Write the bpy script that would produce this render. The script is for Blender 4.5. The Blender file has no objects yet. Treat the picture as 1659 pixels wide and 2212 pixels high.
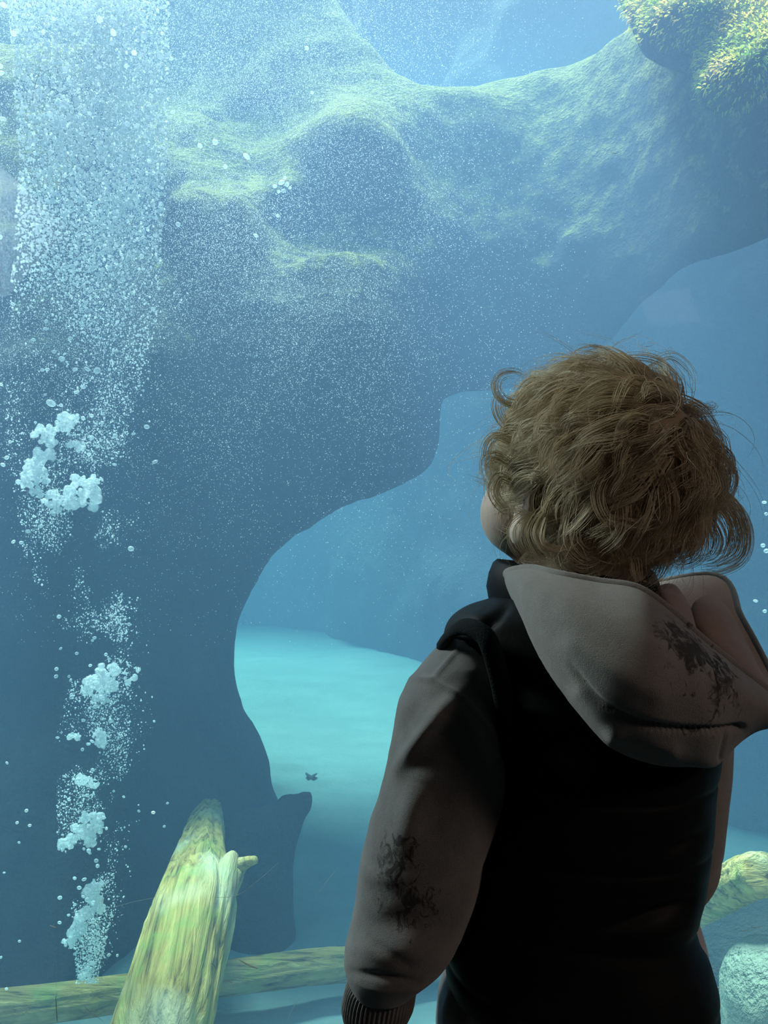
import bpy, math, random
import numpy as np
from mathutils import Vector

random.seed(7)
RNG = np.random.default_rng(7)
SC = bpy.context.scene
COL = SC.collection

# ------------------------------------------------------------------ camera, sky, sun, exposure
F = 2000.0                     # focal length in pixels of the 1659 x 2212 frame
CAMZ = 0.95
cam_data = bpy.data.cameras.new('camera')
cam = bpy.data.objects.new('camera', cam_data)
COL.objects.link(cam)
cam.location = (0, 0, CAMZ)
cam.rotation_euler = (math.pi / 2, 0, 0)
cam_data.sensor_fit = 'VERTICAL'
cam_data.sensor_height = 36.0
cam_data.lens = 36.0 * F / 2212.0
cam_data.clip_start = 0.02
cam_data.clip_end = 200
SC.camera = cam

SC.view_settings.view_transform = 'Standard'
SC.view_settings.look = 'None'
SC.view_settings.gamma = 1.0
SC.view_settings.use_curve_mapping = False
SC.view_settings.exposure = 0.0

SUN_STRENGTH = 18.5
SKY_STRENGTH = 0.55
world = bpy.data.worlds.new('daylight')
SC.world = world
world.use_nodes = True
wbg = world.node_tree.nodes['Background']
wbg.inputs[0].default_value = (0.90, 0.92, 1.0, 1)
wbg.inputs[1].default_value = SKY_STRENGTH

sun_data = bpy.data.lights.new('sun', 'SUN')
sun_data.energy = SUN_STRENGTH
sun_data.angle = math.radians(17.0)
sun_data.color = (1.0, 0.91, 0.87)
sun = bpy.data.objects.new('sun', sun_data)
COL.objects.link(sun)
sun.rotation_euler = Vector((0.16, -0.29, -1.0)).to_track_quat('-Z', 'Y').to_euler()
sun.location = (0, 4, 8)

# warm ceiling lamp far back at right, plus a cool fill added at left
for energy, size, colour, place in ((16.0, 0.5, (1.0, 0.76, 0.63), (2.3, -1.0, 2.55)), (22.0, 0.4, (0.86, 1.0, 0.94), (-1.35, 1.08, 1.85))):
    hall_data = bpy.data.lights.new('hall_lamp_and_fill', 'AREA')
    hall_data.energy = energy
    hall_data.size = size
    hall_data.color = colour
    hall = bpy.data.objects.new('hall_lamp_and_fill', hall_data)
    COL.objects.link(hall)
    hall.location = place
    hall.rotation_euler = (Vector((0.2, 0.75, 0.85)) - Vector(place)).to_track_quat('-Z', 'Y').to_euler()

cy = SC.cycles
cy.max_bounces = 9
cy.diffuse_bounces = 6
cy.glossy_bounces = 2
cy.transmission_bounces = 4
cy.volume_bounces = 1
cy.transparent_max_bounces = 16
cy.sample_clamp_indirect = 6.0
cy.use_denoising = True
cy.caustics_reflective = False
cy.caustics_refractive = False

GLASS_Y = 1.35
WATER_TOP = 3.6
SIG_S = (0.062, 0.095, 0.156)       # scattering per metre
SIG_A = (0.25, 0.080, 0.036)        # absorption per metre


# ------------------------------------------------------------------ helpers
def P(px, py, Y):
    """point of the place that stands at depth Y behind pixel (px, py)"""
    return np.array([(px - 829.5) / F * Y, Y, CAMZ - (py - 1106.0) / F * Y])


def tag(o, label=None, cat=None, group=None, kind=None):
    if label: o['label'] = label
    if cat: o['category'] = cat
    if group: o['group'] = group
    if kind: o['kind'] = kind
    return o


def raw_mesh(name, verts, faces, smooth=True):
    verts = np.asarray(verts, dtype=np.float32).reshape(-1, 3)
    flist = faces if isinstance(faces, list) else [faces]
    flist = [np.asarray(f, dtype=np.int32) for f in flist if len(f)]
    me = bpy.data.meshes.new(name)
    me.vertices.add(len(verts))
    me.vertices.foreach_set('co', verts.ravel())
    nl = sum(f.size for f in flist)
    npoly = sum(len(f) for f in flist)
    me.loops.add(nl)
    me.loops.foreach_set('vertex_index', np.concatenate([f.ravel() for f in flist]))
    starts, s = [], 0
    for f in flist:
        k = f.shape[1]
        starts.append(s + np.arange(len(f), dtype=np.int32) * k)
        s += f.size
    me.polygons.add(npoly)
    me.polygons.foreach_set('loop_start', np.concatenate(starts))
    me.update(calc_edges=True)
    me.validate()
    if smooth:
        me.polygons.foreach_set('use_smooth', np.ones(len(me.polygons), dtype=bool))
    return me


def obj(name, verts, faces, mat, parent=None, smooth=True, loc=None):
    me = raw_mesh(name, verts, faces, smooth)
    o = bpy.data.objects.new(name, me)
    COL.objects.link(o)
    if mat: me.materials.append(mat)
    if parent is not None:
        o.parent = parent
        o.matrix_parent_inverse = parent.matrix_world.inverted()
    if loc is not None: o.location = loc
    return o


def empty(name, loc):
    o = bpy.data.objects.new(name, None)
    COL.objects.link(o)
    o.location = loc
    o.empty_display_size = 0.05
    bpy.context.view_layer.update()
    return o


def box_arrays(x0, x1, y0, y1, z0, z1):
    v = [(x, y, z) for x in (x0, x1) for y in (y0, y1) for z in (z0, z1)]
    f = [(0, 1, 3, 2), (4, 6, 7, 5), (0, 4, 5, 1), (2, 3, 7, 6), (0, 2, 6, 4), (1, 5, 7, 3)]
    return np.array(v), np.array(f)


def join(parts):
    vs, fs, n = [], [], 0
    for v, f in parts:
        vs.append(np.asarray(v)); fs.append(np.asarray(f) + n); n += len(v)
    return np.concatenate(vs), np.concatenate(fs)


def structure(name, arrays, mat, smooth=False):
    o = obj(name, arrays[0], arrays[1], mat, smooth=smooth)
    o['kind'] = 'structure'
    return o


def grid_faces(n, m, close_m=True):
    i = np.arange(n - 1)[:, None]
    j = np.arange(m if close_m else m - 1)[None, :]
    j2 = (j + 1) % m
    return np.stack([i * m + j, i * m + j2, (i + 1) * m + j2, (i + 1) * m + j], -1).reshape(-1, 4)


def loft(rings, caps=True):
    """rings (n, m, 3) -> verts, [quads, tris]"""
    rings = np.asarray(rings, float)
    n, m, _ = rings.shape
    v = rings.reshape(-1, 3)
    q = grid_faces(n, m)
    if not caps: return v, [q]
    a = len(v)
    v = np.concatenate([v, rings[0].mean(0)[None], rings[-1].mean(0)[None]])
    j = np.arange(m); j2 = (j + 1) % m
    t0 = np.stack([np.full(m, a), j2, j], -1)
    t1 = np.stack([np.full(m, a + 1), (n - 1) * m + j, (n - 1) * m + j2], -1)
    return v, [q, np.concatenate([t0, t1])]


def catmull(pts, n, closed=False):
    """Catmull-Rom resample along axis 0"""
    pts = np.asarray(pts, float)
    k = len(pts)
    if closed:
        t = np.linspace(0, k, n, endpoint=False)
        i = np.floor(t).astype(int)
        idx = [(i + d) % k for d in (-1, 0, 1, 2)]
    else:
        t = np.linspace(0, k - 1, n)
        i = np.minimum(np.floor(t).astype(int), k - 2)
        idx = [np.clip(i + d, 0, k - 1) for d in (-1, 0, 1, 2)]
    u = (t - i).reshape((-1,) + (1,) * (pts.ndim - 1))
    p0, p1, p2, p3 = [pts[x] for x in idx]
    return 0.5 * (2 * p1 + (p2 - p0) * u + (2 * p0 - 5 * p1 + 4 * p2 - p3) * u ** 2 + (3 * p1 - p0 - 3 * p2 + p3) * u ** 3)


_TAB = RNG.random((32, 32, 32))


def vnoise(p):
    p = np.asarray(p, float)
    i = np.floor(p).astype(int)
    f = p - i
    f = f * f * (3 - 2 * f)
    i &= 31
    j = (i + 1) & 31
    x0, y0, z0 = i[..., 0], i[..., 1], i[..., 2]
    x1, y1, z1 = j[..., 0], j[..., 1], j[..., 2]
    fx, fy, fz = f[..., 0], f[..., 1], f[..., 2]
    T = _TAB
    a = T[x0, y0, z0] * (1 - fx) + T[x1, y0, z0] * fx
    b = T[x0, y1, z0] * (1 - fx) + T[x1, y1, z0] * fx
    c = T[x0, y0, z1] * (1 - fx) + T[x1, y0, z1] * fx
    d = T[x0, y1, z1] * (1 - fx) + T[x1, y1, z1] * fx
    return ((a * (1 - fy) + b * fy) * (1 - fz) + (c * (1 - fy) + d * fy) * fz) * 2 - 1


def fbm(p, scale=1.0, octaves=4, gain=0.5):
    p = np.asarray(p, float) * scale
    s, a, r = 0, 1.0, 0
    for o in range(octaves):
        s = s + a * vnoise(p + 7.3 * o)
        r += a
        a *= gain
        p = p * 2.03
    return s / r


def nrm(v):
    v = np.asarray(v, float)
    return v / np.maximum(np.linalg.norm(v, axis=-1, keepdims=True), 1e-9)


def surface_nets(Fd, origin, h):
    """mesh of the zero level of the field Fd (negative inside)"""
    s = Fd < 0
    nx, ny, nz = Fd.shape
    offs = [(a, b, c) for a in (0, 1) for b in (0, 1) for c in (0, 1)]
    sl = lambda A, o: A[o[0]:nx - 1 + o[0], o[1]:ny - 1 + o[1], o[2]:nz - 1 + o[2]]
    cnt = np.zeros((nx - 1, ny - 1, nz - 1), np.int8)
    for o in offs: cnt += sl(s, o)
    act = (cnt > 0) & (cnt < 8)
    cells = np.argwhere(act)
    idx = -np.ones(act.shape, np.int64)
    idx[act] = np.arange(len(cells))
    acc = np.zeros((len(cells), 3)); num = np.zeros(len(cells))
    fv = {o: Fd[cells[:, 0] + o[0], cells[:, 1] + o[1], cells[:, 2] + o[2]] for o in offs}
    for a in offs:
        for ax in range(3):
            if a[ax]: continue
            b = list(a); b[ax] = 1; b = tuple(b)
            fa, fb = fv[a], fv[b]
            m = (fa < 0) != (fb < 0)
            t = fa[m] / (fa[m] - fb[m])
            p = np.tile(np.array(a, float), (m.sum(), 1))
            p[:, ax] = t
            acc[m] += p; num[m] += 1
    verts = (cells + acc / num[:, None]) * h + np.asarray(origin)
    quads = []
    for ax in range(3):
        u, w = (ax + 1) % 3, (ax + 2) % 3
        A = [slice(1, -1)] * 3; A[ax] = slice(0, Fd.shape[ax] - 1)
        B = list(A); B[ax] = slice(1, Fd.shape[ax])
        ch = s[tuple(A)] != s[tuple(B)]
        e = np.argwhere(ch)
        off = np.ones(3, int); off[ax] = 0
        e = e + off
        ins = s[e[:, 0], e[:, 1], e[:, 2]]
        def cell(du, dw):
            c = e.copy(); c[:, u] -= du; c[:, w] -= dw
            return idx[c[:, 0], c[:, 1], c[:, 2]]
        q = np.stack([cell(1, 1), cell(0, 1), cell(0, 0), cell(1, 0)], -1)
        q[~ins] = q[~ins][:, ::-1]
        quads.append(q)
    q = np.concatenate(quads)
    return verts, q[(q >= 0).all(1)]


def poly_sdf(px, pz, poly):
    """signed distance in the x-z plane to a closed polygon"""
    poly = np.asarray(poly, float)
    d = np.full(px.shape, 1e9); ins = np.zeros(px.shape, bool)
    for a, b in zip(poly, np.roll(poly, -1, 0)):
        ex, ez = b - a
        t = np.clip(((px - a[0]) * ex + (pz - a[1]) * ez) / (ex * ex + ez * ez + 1e-12), 0, 1)
        d = np.minimum(d, (px - a[0] - t * ex) ** 2 + (pz - a[1] - t * ez) ** 2)
        c = ((a[1] > pz) != (b[1] > pz))
        with np.errstate(divide='ignore', invalid='ignore'):
            xi = a[0] + (pz - a[1]) / (ez if abs(ez) > 1e-12 else 1e-12) * ex
        ins ^= c & (px < xi)
    d = np.sqrt(d)
    return np.where(ins, -d, d)


def smax(a, b, k):
    h = np.clip(0.5 - 0.5 * (b - a) / k, 0, 1)
    return b * (1 - h) + a * h + k * h * (1 - h)


def smin(a, b, k):
    h = np.clip(0.5 + 0.5 * (b - a) / k, 0, 1)
    return b * (1 - h) + a * h - k * h * (1 - h)


def sstep(a, b, x):
    t = np.clip((x - a) / (b - a), 0, 1)
    return t * t * (3 - 2 * t)


def tube(path, radii, seg=10, n=None, caps=True, flat=1.0):
    """round tube along a path with a radius at each point"""
    path = np.asarray(path, float); radii = np.asarray(radii, float)
    if n:
        radii = catmull(radii[:, None], n)[:, 0]; path = catmull(path, n)
    t = nrm(np.gradient(path, axis=0))
    ref = np.array([0, 0, 1.0]) if abs(t[0, 2]) < 0.8 else np.array([1.0, 0, 0])
    rings, u = [], nrm(np.cross(t[0], ref))
    a = np.linspace(0, 2 * np.pi, seg, endpoint=False)
    for i in range(len(path)):
        u = nrm(u - t[i] * (u @ t[i])); w = np.cross(t[i], u)
        rings.append(path[i] + radii[i] * (np.cos(a)[:, None] * u + flat * np.sin(a)[:, None] * w))
    return loft(rings, caps)


# ------------------------------------------------------------------ materials
class NT:
    def __init__(self, name):
        self.m = bpy.data.materials.new(name)
        self.m.use_nodes = True
        self.t = self.m.node_tree
        self.n = self.t.nodes
        self.n.clear()
        self.out = self.n.new('ShaderNodeOutputMaterial')

    def new(self, kind, **kw):
        nd = self.n.new(kind)
        for k, v in kw.items():
            if k in nd.inputs: nd.inputs[k].default_value = v
            else: setattr(nd, k, v)
        return nd

    def link(self, a, b): self.t.links.new(a, b)

    def coord(self):
        return self.new('ShaderNodeTexCoord').outputs['Object']

    def noise(self, scale, detail=4, rough=0.55, vec=None, dist=0.0):
        nd = self.new('ShaderNodeTexNoise')
        nd.inputs['Scale'].default_value = scale
        nd.inputs['Detail'].default_value = detail
        nd.inputs['Roughness'].default_value = rough
        nd.inputs['Distortion'].default_value = dist
        self.link(vec if vec is not None else self.coord(), nd.inputs['Vector'])
        return nd.outputs['Fac']

    def stretch(self, sx, sy, sz, vec=None):
        mp = self.new('ShaderNodeMapping')
        mp.inputs['Scale'].default_value = (sx, sy, sz)
        self.link(vec if vec is not None else self.coord(), mp.inputs['Vector'])
        return mp.outputs['Vector']

    def ramp(self, fac, stops):
        r = self.new('ShaderNodeValToRGB')
        el = r.color_ramp.elements
        while len(el) < len(stops): el.new(0.5)
        for e, (p, c) in zip(el, stops):
            e.position = p
            e.color = (c[0], c[1], c[2], 1) if len(c) == 3 else c
        self.link(fac, r.inputs['Fac'])
        return r.outputs['Color']

    def mix(self, fac, a, b, blend='MIX'):
        m = self.new('ShaderNodeMix', data_type='RGBA', blend_type=blend)
        for val, i in ((fac, 0), (a, 6), (b, 7)):
            if hasattr(val, 'is_linked'): self.link(val, m.inputs[i])
            elif i == 0: m.inputs[0].default_value = val
            else: m.inputs[i].default_value = (val[0], val[1], val[2], 1)
        return m.outputs[2]

    def math(self, op, a, b=None, c=None):
        m = self.new('ShaderNodeMath', operation=op)
        for i, v in enumerate((a, b, c)):
            if v is None: continue
            if hasattr(v, 'is_linked'): self.link(v, m.inputs[i])
            else: m.inputs[i].default_value = v
        return m.outputs[0]

    def bump(self, h, strength, dist):
        b = self.new('ShaderNodeBump')
        b.inputs['Strength'].default_value = strength
        b.inputs['Distance'].default_value = dist
        self.link(h, b.inputs['Height'])
        return b.outputs['Normal']

    def finish(self, color, rough=0.8, normal=None, spec=0.3, sheen=0.0, sss=0.0):
        p = self.new('ShaderNodeBsdfPrincipled')
        if hasattr(color, 'is_linked'): self.link(color, p.inputs['Base Color'])
        else: p.inputs['Base Color'].default_value = (color[0], color[1], color[2], 1)
        p.inputs['Roughness'].default_value = rough
        p.inputs['Specular IOR Level'].default_value = spec
        if sheen:
            p.inputs['Sheen Weight'].default_value = sheen
            p.inputs['Sheen Roughness'].default_value = 0.5
        if sss:
            p.inputs['Subsurface Weight'].default_value = sss
            p.inputs['Subsurface Radius'].default_value = (0.012, 0.005, 0.003)
        if normal is not None: self.link(normal, p.inputs['Normal'])
        self.link(p.outputs[0], self.out.inputs['Surface'])
        self.bsdf = p
        return self.m


def mat_plain(name, color, rough=0.8, spec=0.3, nscale=30, var=0.15, bump=0.0):
    t = NT(name)
    nz = t.noise(nscale)
    c = t.ramp(nz, [(0.25, [x * (1 - var) for x in color]), (0.75, [min(1, x * (1 + var)) for x in color])])
    nn = t.bump(nz, bump, 0.01) if bump else None
    return t.finish(c, rough, nn, spec)


def mat_rock(name, dark, light, algae_a, algae_b, algae_amount):
    t = NT(name)
    n1 = t.noise(2.5, 6, 0.62)
    n2 = t.noise(14, 5, 0.6)
    n3 = t.noise(70, 3, 0.6)
    base = t.ramp(n1, [(0.3, dark), (0.7, light)])
    geo = t.new('ShaderNodeNewGeometry')
    sep = t.new('ShaderNodeSeparateXYZ'); t.link(geo.outputs['Normal'], sep.inputs[0])
    # algae grows where the rock looks up, and higher in the tank
    sp = t.new('ShaderNodeSeparateXYZ'); t.link(geo.outputs['Position'], sp.inputs[0])
    hgt = t.math('MULTIPLY', t.math('SUBTRACT', sp.outputs['Z'], 1.0), 0.45)
    a = t.math('ADD', t.math('MULTIPLY', sep.outputs['Z'], 0.55), t.math('MULTIPLY', t.math('SUBTRACT', n2, 0.5), 1.6))
    a = t.math('ADD', t.math('ADD', a, algae_amount), hgt)
    mask = t.ramp(a, [(0.2, (0, 0, 0)), (0.75, (1, 1, 1))])
    alg = t.ramp(n3, [(0.3, algae_a), (0.7, algae_b)])
    col = t.mix(mask, base, alg)
    h = t.math('ADD', t.math('MULTIPLY', n2, 0.7), t.math('MULTIPLY', n3, 0.3))
    return t.finish(col, 0.95, t.bump(h, 0.9, 0.08), 0.1)


def mat_wood(name, along, tone=1.0, rot=(0, 0, 0)):
    t = NT(name)
    s = [46, 46, 46]; s[along] = 2.4
    mp = t.new('ShaderNodeMapping'); mp.inputs['Rotation'].default_value = rot
    t.link(t.coord(), mp.inputs['Vector'])
    vec = t.stretch(*s, mp.outputs['Vector'])
    g = t.noise(1.0, 6, 0.62, vec, 0.5)
    n = t.noise(9, 4, 0.6)
    m = t.noise(3.2, 3, 0.5)
    col = t.ramp(g, [(0.34, (0.07, 0.055, 0.03)), (0.44, (0.40, 0.27, 0.08)), (0.60, (0.66, 0.47, 0.16)), (0.8, (0.80, 0.63, 0.32))])
    col = t.mix(t.ramp(n, [(0.52, (0, 0, 0)), (0.72, (0.75, 0.75, 0.75))]), col, (0.30, 0.40, 0.10))
    col = t.mix(t.ramp(m, [(0.55, (0, 0, 0)), (0.7, (0.5, 0.5, 0.5))]), col, (0.86, 0.80, 0.60))
    col = t.mix(1.0, col, (tone, tone, tone), 'MULTIPLY')
    return t.finish(col, 0.85, t.bump(g, 0.8, 0.025), 0.2)


def mat_fleece(name, a, b, prints=(), warm=None):
    """brushed fleece; prints = dark leafy motif patches (centre, radius) printed on the cloth"""
    t = NT(name)
    fine = t.noise(1200, 3, 0.7)
    mid = t.noise(55, 4, 0.6)
    pill = t.noise(260, 2, 0.5)
    col = t.ramp(mid, [(0.3, a), (0.7, b)])
    col = t.mix(0.35, col, t.ramp(fine, [(0.3, [x * 0.6 for x in a]), (0.7, [x * 1.3 for x in b])]))
    if prints:
        co = t.coord()
        leaf = t.noise(120, 5, 0.70, t.stretch(1.0, 1.0, 0.7, co), 1.0)
        for c, r, thr in prints:
            d = t.new('ShaderNodeVectorMath', operation='DISTANCE')
            t.link(co, d.inputs[0]); d.inputs[1].default_value = tuple(c)
            fall = t.math('SUBTRACT', 1.0, t.math('DIVIDE', d.outputs['Value'], r))
            k = t.math('ADD', leaf, t.math('MULTIPLY', fall, 0.42))
            mask = t.ramp(k, [(thr, (0, 0, 0)), (thr + 0.12, (0.85, 0.85, 0.85))])
            inside = t.math('GREATER_THAN', fall, 0.0)
            col = t.mix(t.math('MULTIPLY', mask, inside), col, (0.012, 0.012, 0.014))
    h = t.math('ADD', t.math('MULTIPLY', fine, 0.5), t.math('MULTIPLY', pill, 0.25))
    return t.finish(col, 0.95, t.bump(h, 0.6, 0.003), 0.1, sheen=0.35)


M = {}
M['rock'] = mat_rock('arch_rock', (0.030, 0.032, 0.030), (0.085, 0.085, 0.072), (0.15, 0.18, 0.045), (0.46, 0.40, 0.13), -0.44)
M['rock_dark'] = mat_rock('boulder_rock', (0.035, 0.038, 0.034), (0.10, 0.10, 0.08), (0.10, 0.14, 0.05), (0.2, 0.2, 0.09), -0.40)
M['rock_pale'] = mat_rock('pale_rock', (0.20, 0.22, 0.17), (0.62, 0.62, 0.48), (0.30, 0.36, 0.16), (0.72, 0.72, 0.50), -0.10)
M['far_rock'] = mat_rock('far_rock', (0.09, 0.095, 0.095), (0.17, 0.175, 0.17), (0.14, 0.16, 0.12), (0.2, 0.21, 0.15), -0.6)
M['wood_lean'] = mat_wood('driftwood', 1, 1.0, (-0.40, 0, -0.06))
M['wood_flat'] = mat_wood('sunken_wood', 0, 0.80)
M['wood_broken'] = mat_wood('broken_wood', 0, 1.25)

t = NT('pale_sand')
sn = t.noise(3.0, 5, 0.6, t.stretch(1.0, 2.2, 1.0)); sn2 = t.noise(60, 3)
c = t.ramp(sn, [(0.3, (0.22, 0.30, 0.29)), (0.7, (0.28, 0.37, 0.36))])
c = t.mix(t.ramp(t.noise(26, 3, 0.6), [(0.66, (0, 0, 0)), (0.74, (0.4, 0.4, 0.4))]), c, (0.20, 0.20, 0.18))
M['sand'] = t.finish(c, 0.95, t.bump(sn2, 0.3, 0.02), 0.1)

t = NT('water')
sc_ = t.new('ShaderNodeVolumeScatter')
ms = max(SIG_S); sc_.inputs['Color'].default_value = tuple(x / ms for x in SIG_S) + (1,)
sc_.inputs['Density'].default_value = ms
sc_.inputs['Anisotropy'].default_value = 0.15
ab = t.new('ShaderNodeVolumeAbsorption')
ma = max(SIG_A) * 1.02; ab.inputs['Color'].default_value = tuple(1 - x / ma for x in SIG_A) + (1,)
ab.inputs['Density'].default_value = ma
ad = t.new('ShaderNodeAddShader'); t.link(sc_.outputs[0], ad.inputs[0]); t.link(ab.outputs[0], ad.inputs[1])
t.link(ad.outputs[0], t.out.inputs['Volume'])
M['water'] = t.m
M['water'].cycles.homogeneous_volume = True

t = NT('acrylic_pane')
tr = t.new('ShaderNodeBsdfTransparent'); tr.inputs[0].default_value = (0.985, 0.995, 1.0, 1)
gl = t.new('ShaderNodeBsdfGlossy'); gl.inputs['Roughness'].default_value = 0.02
fr = t.new('ShaderNodeFresnel'); fr.inputs['IOR'].default_value = 1.07
mx = t.new('ShaderNodeMixShader')
t.link(fr.outputs[0], mx.inputs[0]); t.link(tr.outputs[0], mx.inputs[1]); t.link(gl.outputs[0], mx.inputs[2])
t.link(mx.outputs[0], t.out.inputs['Surface'])
M['pane'] = t.m


def mat_bubble(name, lo, hi, tint=(0.92, 0.97, 1.0)):
    t = NT(name)
    lw = t.new('ShaderNodeLayerWeight'); lw.inputs['Blend'].default_value = 0.45
    fac = t.ramp(lw.outputs['Facing'], [(0.0, (lo,) * 3), (0.75, (hi,) * 3), (1.0, (hi * 0.6,) * 3)])
    tr = t.new('ShaderNodeBsdfTransparent')
    p = t.new('ShaderNodeBsdfPrincipled')
    p.inputs['Base Color'].default_value = tint + (1,)
    p.inputs['Roughness'].default_value = 0.12
    p.inputs['Specular IOR Level'].default_value = 0.9
    tl = t.new('ShaderNodeBsdfTranslucent'); tl.inputs[0].default_value = tint + (1,)
    mt = t.new('ShaderNodeMixShader'); mt.inputs[0].default_value = 0.45
    t.link(p.outputs[0], mt.inputs[1]); t.link(tl.outputs[0], mt.inputs[2])
    mx = t.new('ShaderNodeMixShader')
    t.link(fac, mx.inputs[0]); t.link(tr.outputs[0], mx.inputs[1]); t.link(mt.outputs[0], mx.inputs[2])
    t.link(mx.outputs[0], t.out.inputs['Surface'])
    return t.m


M['bubble'] = mat_bubble('air_bubble', 0.35, 0.95)
t = NT('air_foam')
lw = t.new('ShaderNodeLayerWeight'); lw.inputs['Blend'].default_value = 0.5
fc = t.ramp(lw.outputs['Facing'], [(0.10, (0.85,) * 3), (0.85, (0.05,) * 3)])
pf = t.new('ShaderNodeBsdfPrincipled'); pf.inputs['Base Color'].default_value = (0.92, 0.97, 1, 1); pf.inputs['Roughness'].default_value = 0.3
t.link(t.bump(t.noise(120, 3), 0.8, 0.01), pf.inputs['Normal'])
tf = t.new('ShaderNodeBsdfTranslucent'); tf.inputs[0].default_value = (0.92, 0.97, 1, 1)
m1 = t.new('ShaderNodeMixShader'); m1.inputs[0].default_value = 0.5; t.link(pf.outputs[0], m1.inputs[1]); t.link(tf.outputs[0], m1.inputs[2])
tp = t.new('ShaderNodeBsdfTransparent')
m2 = t.new('ShaderNodeMixShader'); t.link(fc, m2.inputs[0]); t.link(tp.outputs[0], m2.inputs[1]); t.link(m1.outputs[0], m2.inputs[2])
t.link(m2.outputs[0], t.out.inputs['Surface'])
M['foam'] = t.m
t = NT('fine_air')
pf = t.new('ShaderNodeBsdfPrincipled'); pf.inputs['Base Color'].default_value = (0.95, 0.98, 1, 1); pf.inputs['Roughness'].default_value = 0.3
tf = t.new('ShaderNodeBsdfTranslucent'); tf.inputs[0].default_value = (0.95, 0.98, 1, 1)
m1 = t.new('ShaderNodeMixShader'); m1.inputs[0].default_value = 0.5; t.link(pf.outputs[0], m1.inputs[1]); t.link(tf.outputs[0], m1.inputs[2])
tp = t.new('ShaderNodeBsdfTransparent')
m2 = t.new('ShaderNodeMixShader'); m2.inputs[0].default_value = 0.78; t.link(tp.outputs[0], m2.inputs[1]); t.link(m1.outputs[0], m2.inputs[2])
t.link(m2.outputs[0], t.out.inputs['Surface'])
M['mist'] = t.m

t = NT('nylon_shell')
M['vest'] = t.finish(t.ramp(t.noise(40), [(0.3, (0.004, 0.005, 0.006)), (0.7, (0.007, 0.008, 0.009))]), 0.6,
                     t.bump(t.noise(90, 3), 0.12, 0.004), 0.15)
t = NT('binding_knit')
M['trim'] = t.finish((0.012, 0.015, 0.018), 0.9, t.bump(t.noise(500, 2), 0.4, 0.002), 0.1)
hood_print = [(P(1490, 1400, 0.645), 0.050, 0.70), (P(1450, 1480, 0.645), 0.022, 0.66), (P(1540, 1470, 0.65), 0.050, 0.74), (P(1480, 1545, 0.65), 0.040, 0.78)]
arm_print = [(P(880, 1945, 0.715), 0.055, 0.78), (P(850, 1850, 0.715), 0.040, 0.74)]
M['hood'] = mat_fleece('hood_fleece', (0.235, 0.230, 0.222), (0.315, 0.308, 0.296), hood_print)
M['hood_in'] = mat_fleece('hood_lining', (0.30, 0.22, 0.19), (0.38, 0.28, 0.24))
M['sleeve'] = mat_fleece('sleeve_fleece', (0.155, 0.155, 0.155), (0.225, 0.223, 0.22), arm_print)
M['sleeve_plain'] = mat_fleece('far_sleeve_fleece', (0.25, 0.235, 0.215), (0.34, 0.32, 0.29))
M['pants'] = mat_fleece('jogger_fleece', (0.17, 0.165, 0.16), (0.24, 0.23, 0.22))
t = NT('rib_knit')
wv = t.noise(500, 2)
M['rib'] = t.finish(t.ramp(t.noise(90), [(0.3, (0.14, 0.138, 0.135)), (0.7, (0.19, 0.187, 0.18))]), 0.95, t.bump(wv, 0.3, 0.002), 0.1, sheen=0.2)
t = NT('skin')
M['skin'] = t.finish(t.ramp(t.noise(40), [(0.3, (0.50, 0.40, 0.35)), (0.7, (0.55, 0.45, 0.39))]), 0.55, t.bump(t.noise(300), 0.08, 0.002), 0.4, sss=0.0)


def mat_hair(name, a, b):
    t = NT(name)
    n = t.noise(60, 3, 0.6)
    col = t.ramp(n, [(0.25, a), (0.75, b)])
    p = t.new('ShaderNodeBsdfPrincipled')
    t.link(col, p.inputs['Base Color'])
    p.inputs['Roughness'].default_value = 0.38
    p.inputs['Specular IOR Level'].default_value = 0.45
    tl = t.new('ShaderNodeBsdfTranslucent'); t.link(col, tl.inputs['Color'])
    mx = t.new('ShaderNodeMixShader'); mx.inputs[0].default_value = 0.35
    t.link(p.outputs[0], mx.inputs[1]); t.link(tl.outputs[0], mx.inputs[2])
    t.link(mx.outputs[0], t.out.inputs['Surface'])
    return t.m


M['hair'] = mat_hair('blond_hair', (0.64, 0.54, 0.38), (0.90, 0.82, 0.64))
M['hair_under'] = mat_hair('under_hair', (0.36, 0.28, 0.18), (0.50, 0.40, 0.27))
M['shoe'] = mat_plain('shoe_cloth', (0.06, 0.06, 0.065), 0.7)
M['rubber'] = mat_plain('shoe_rubber', (0.5, 0.5, 0.48), 0.6)
M['hall_wall'] = mat_plain('hall_wall_paint', (0.05, 0.055, 0.06), 0.9, 0.1, 8)
M['hall_floor'] = mat_plain('hall_carpet', (0.04, 0.042, 0.045), 0.98, 0.05, 120, 0.3, 0.4)
M['concrete'] = mat_plain('tank_concrete', (0.22, 0.24, 0.23), 0.9, 0.1, 5, 0.25, 0.3)
M['scratch'] = mat_plain('scratched_acrylic', (0.50, 0.55, 0.56), 0.6, 0.4, 60)
M['seam'] = mat_plain('pane_joint', (0.22, 0.26, 0.28), 0.5, 0.4, 60)
M['leaf'] = mat_plain('sunken_leaf', (0.035, 0.04, 0.03), 0.8)

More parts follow.
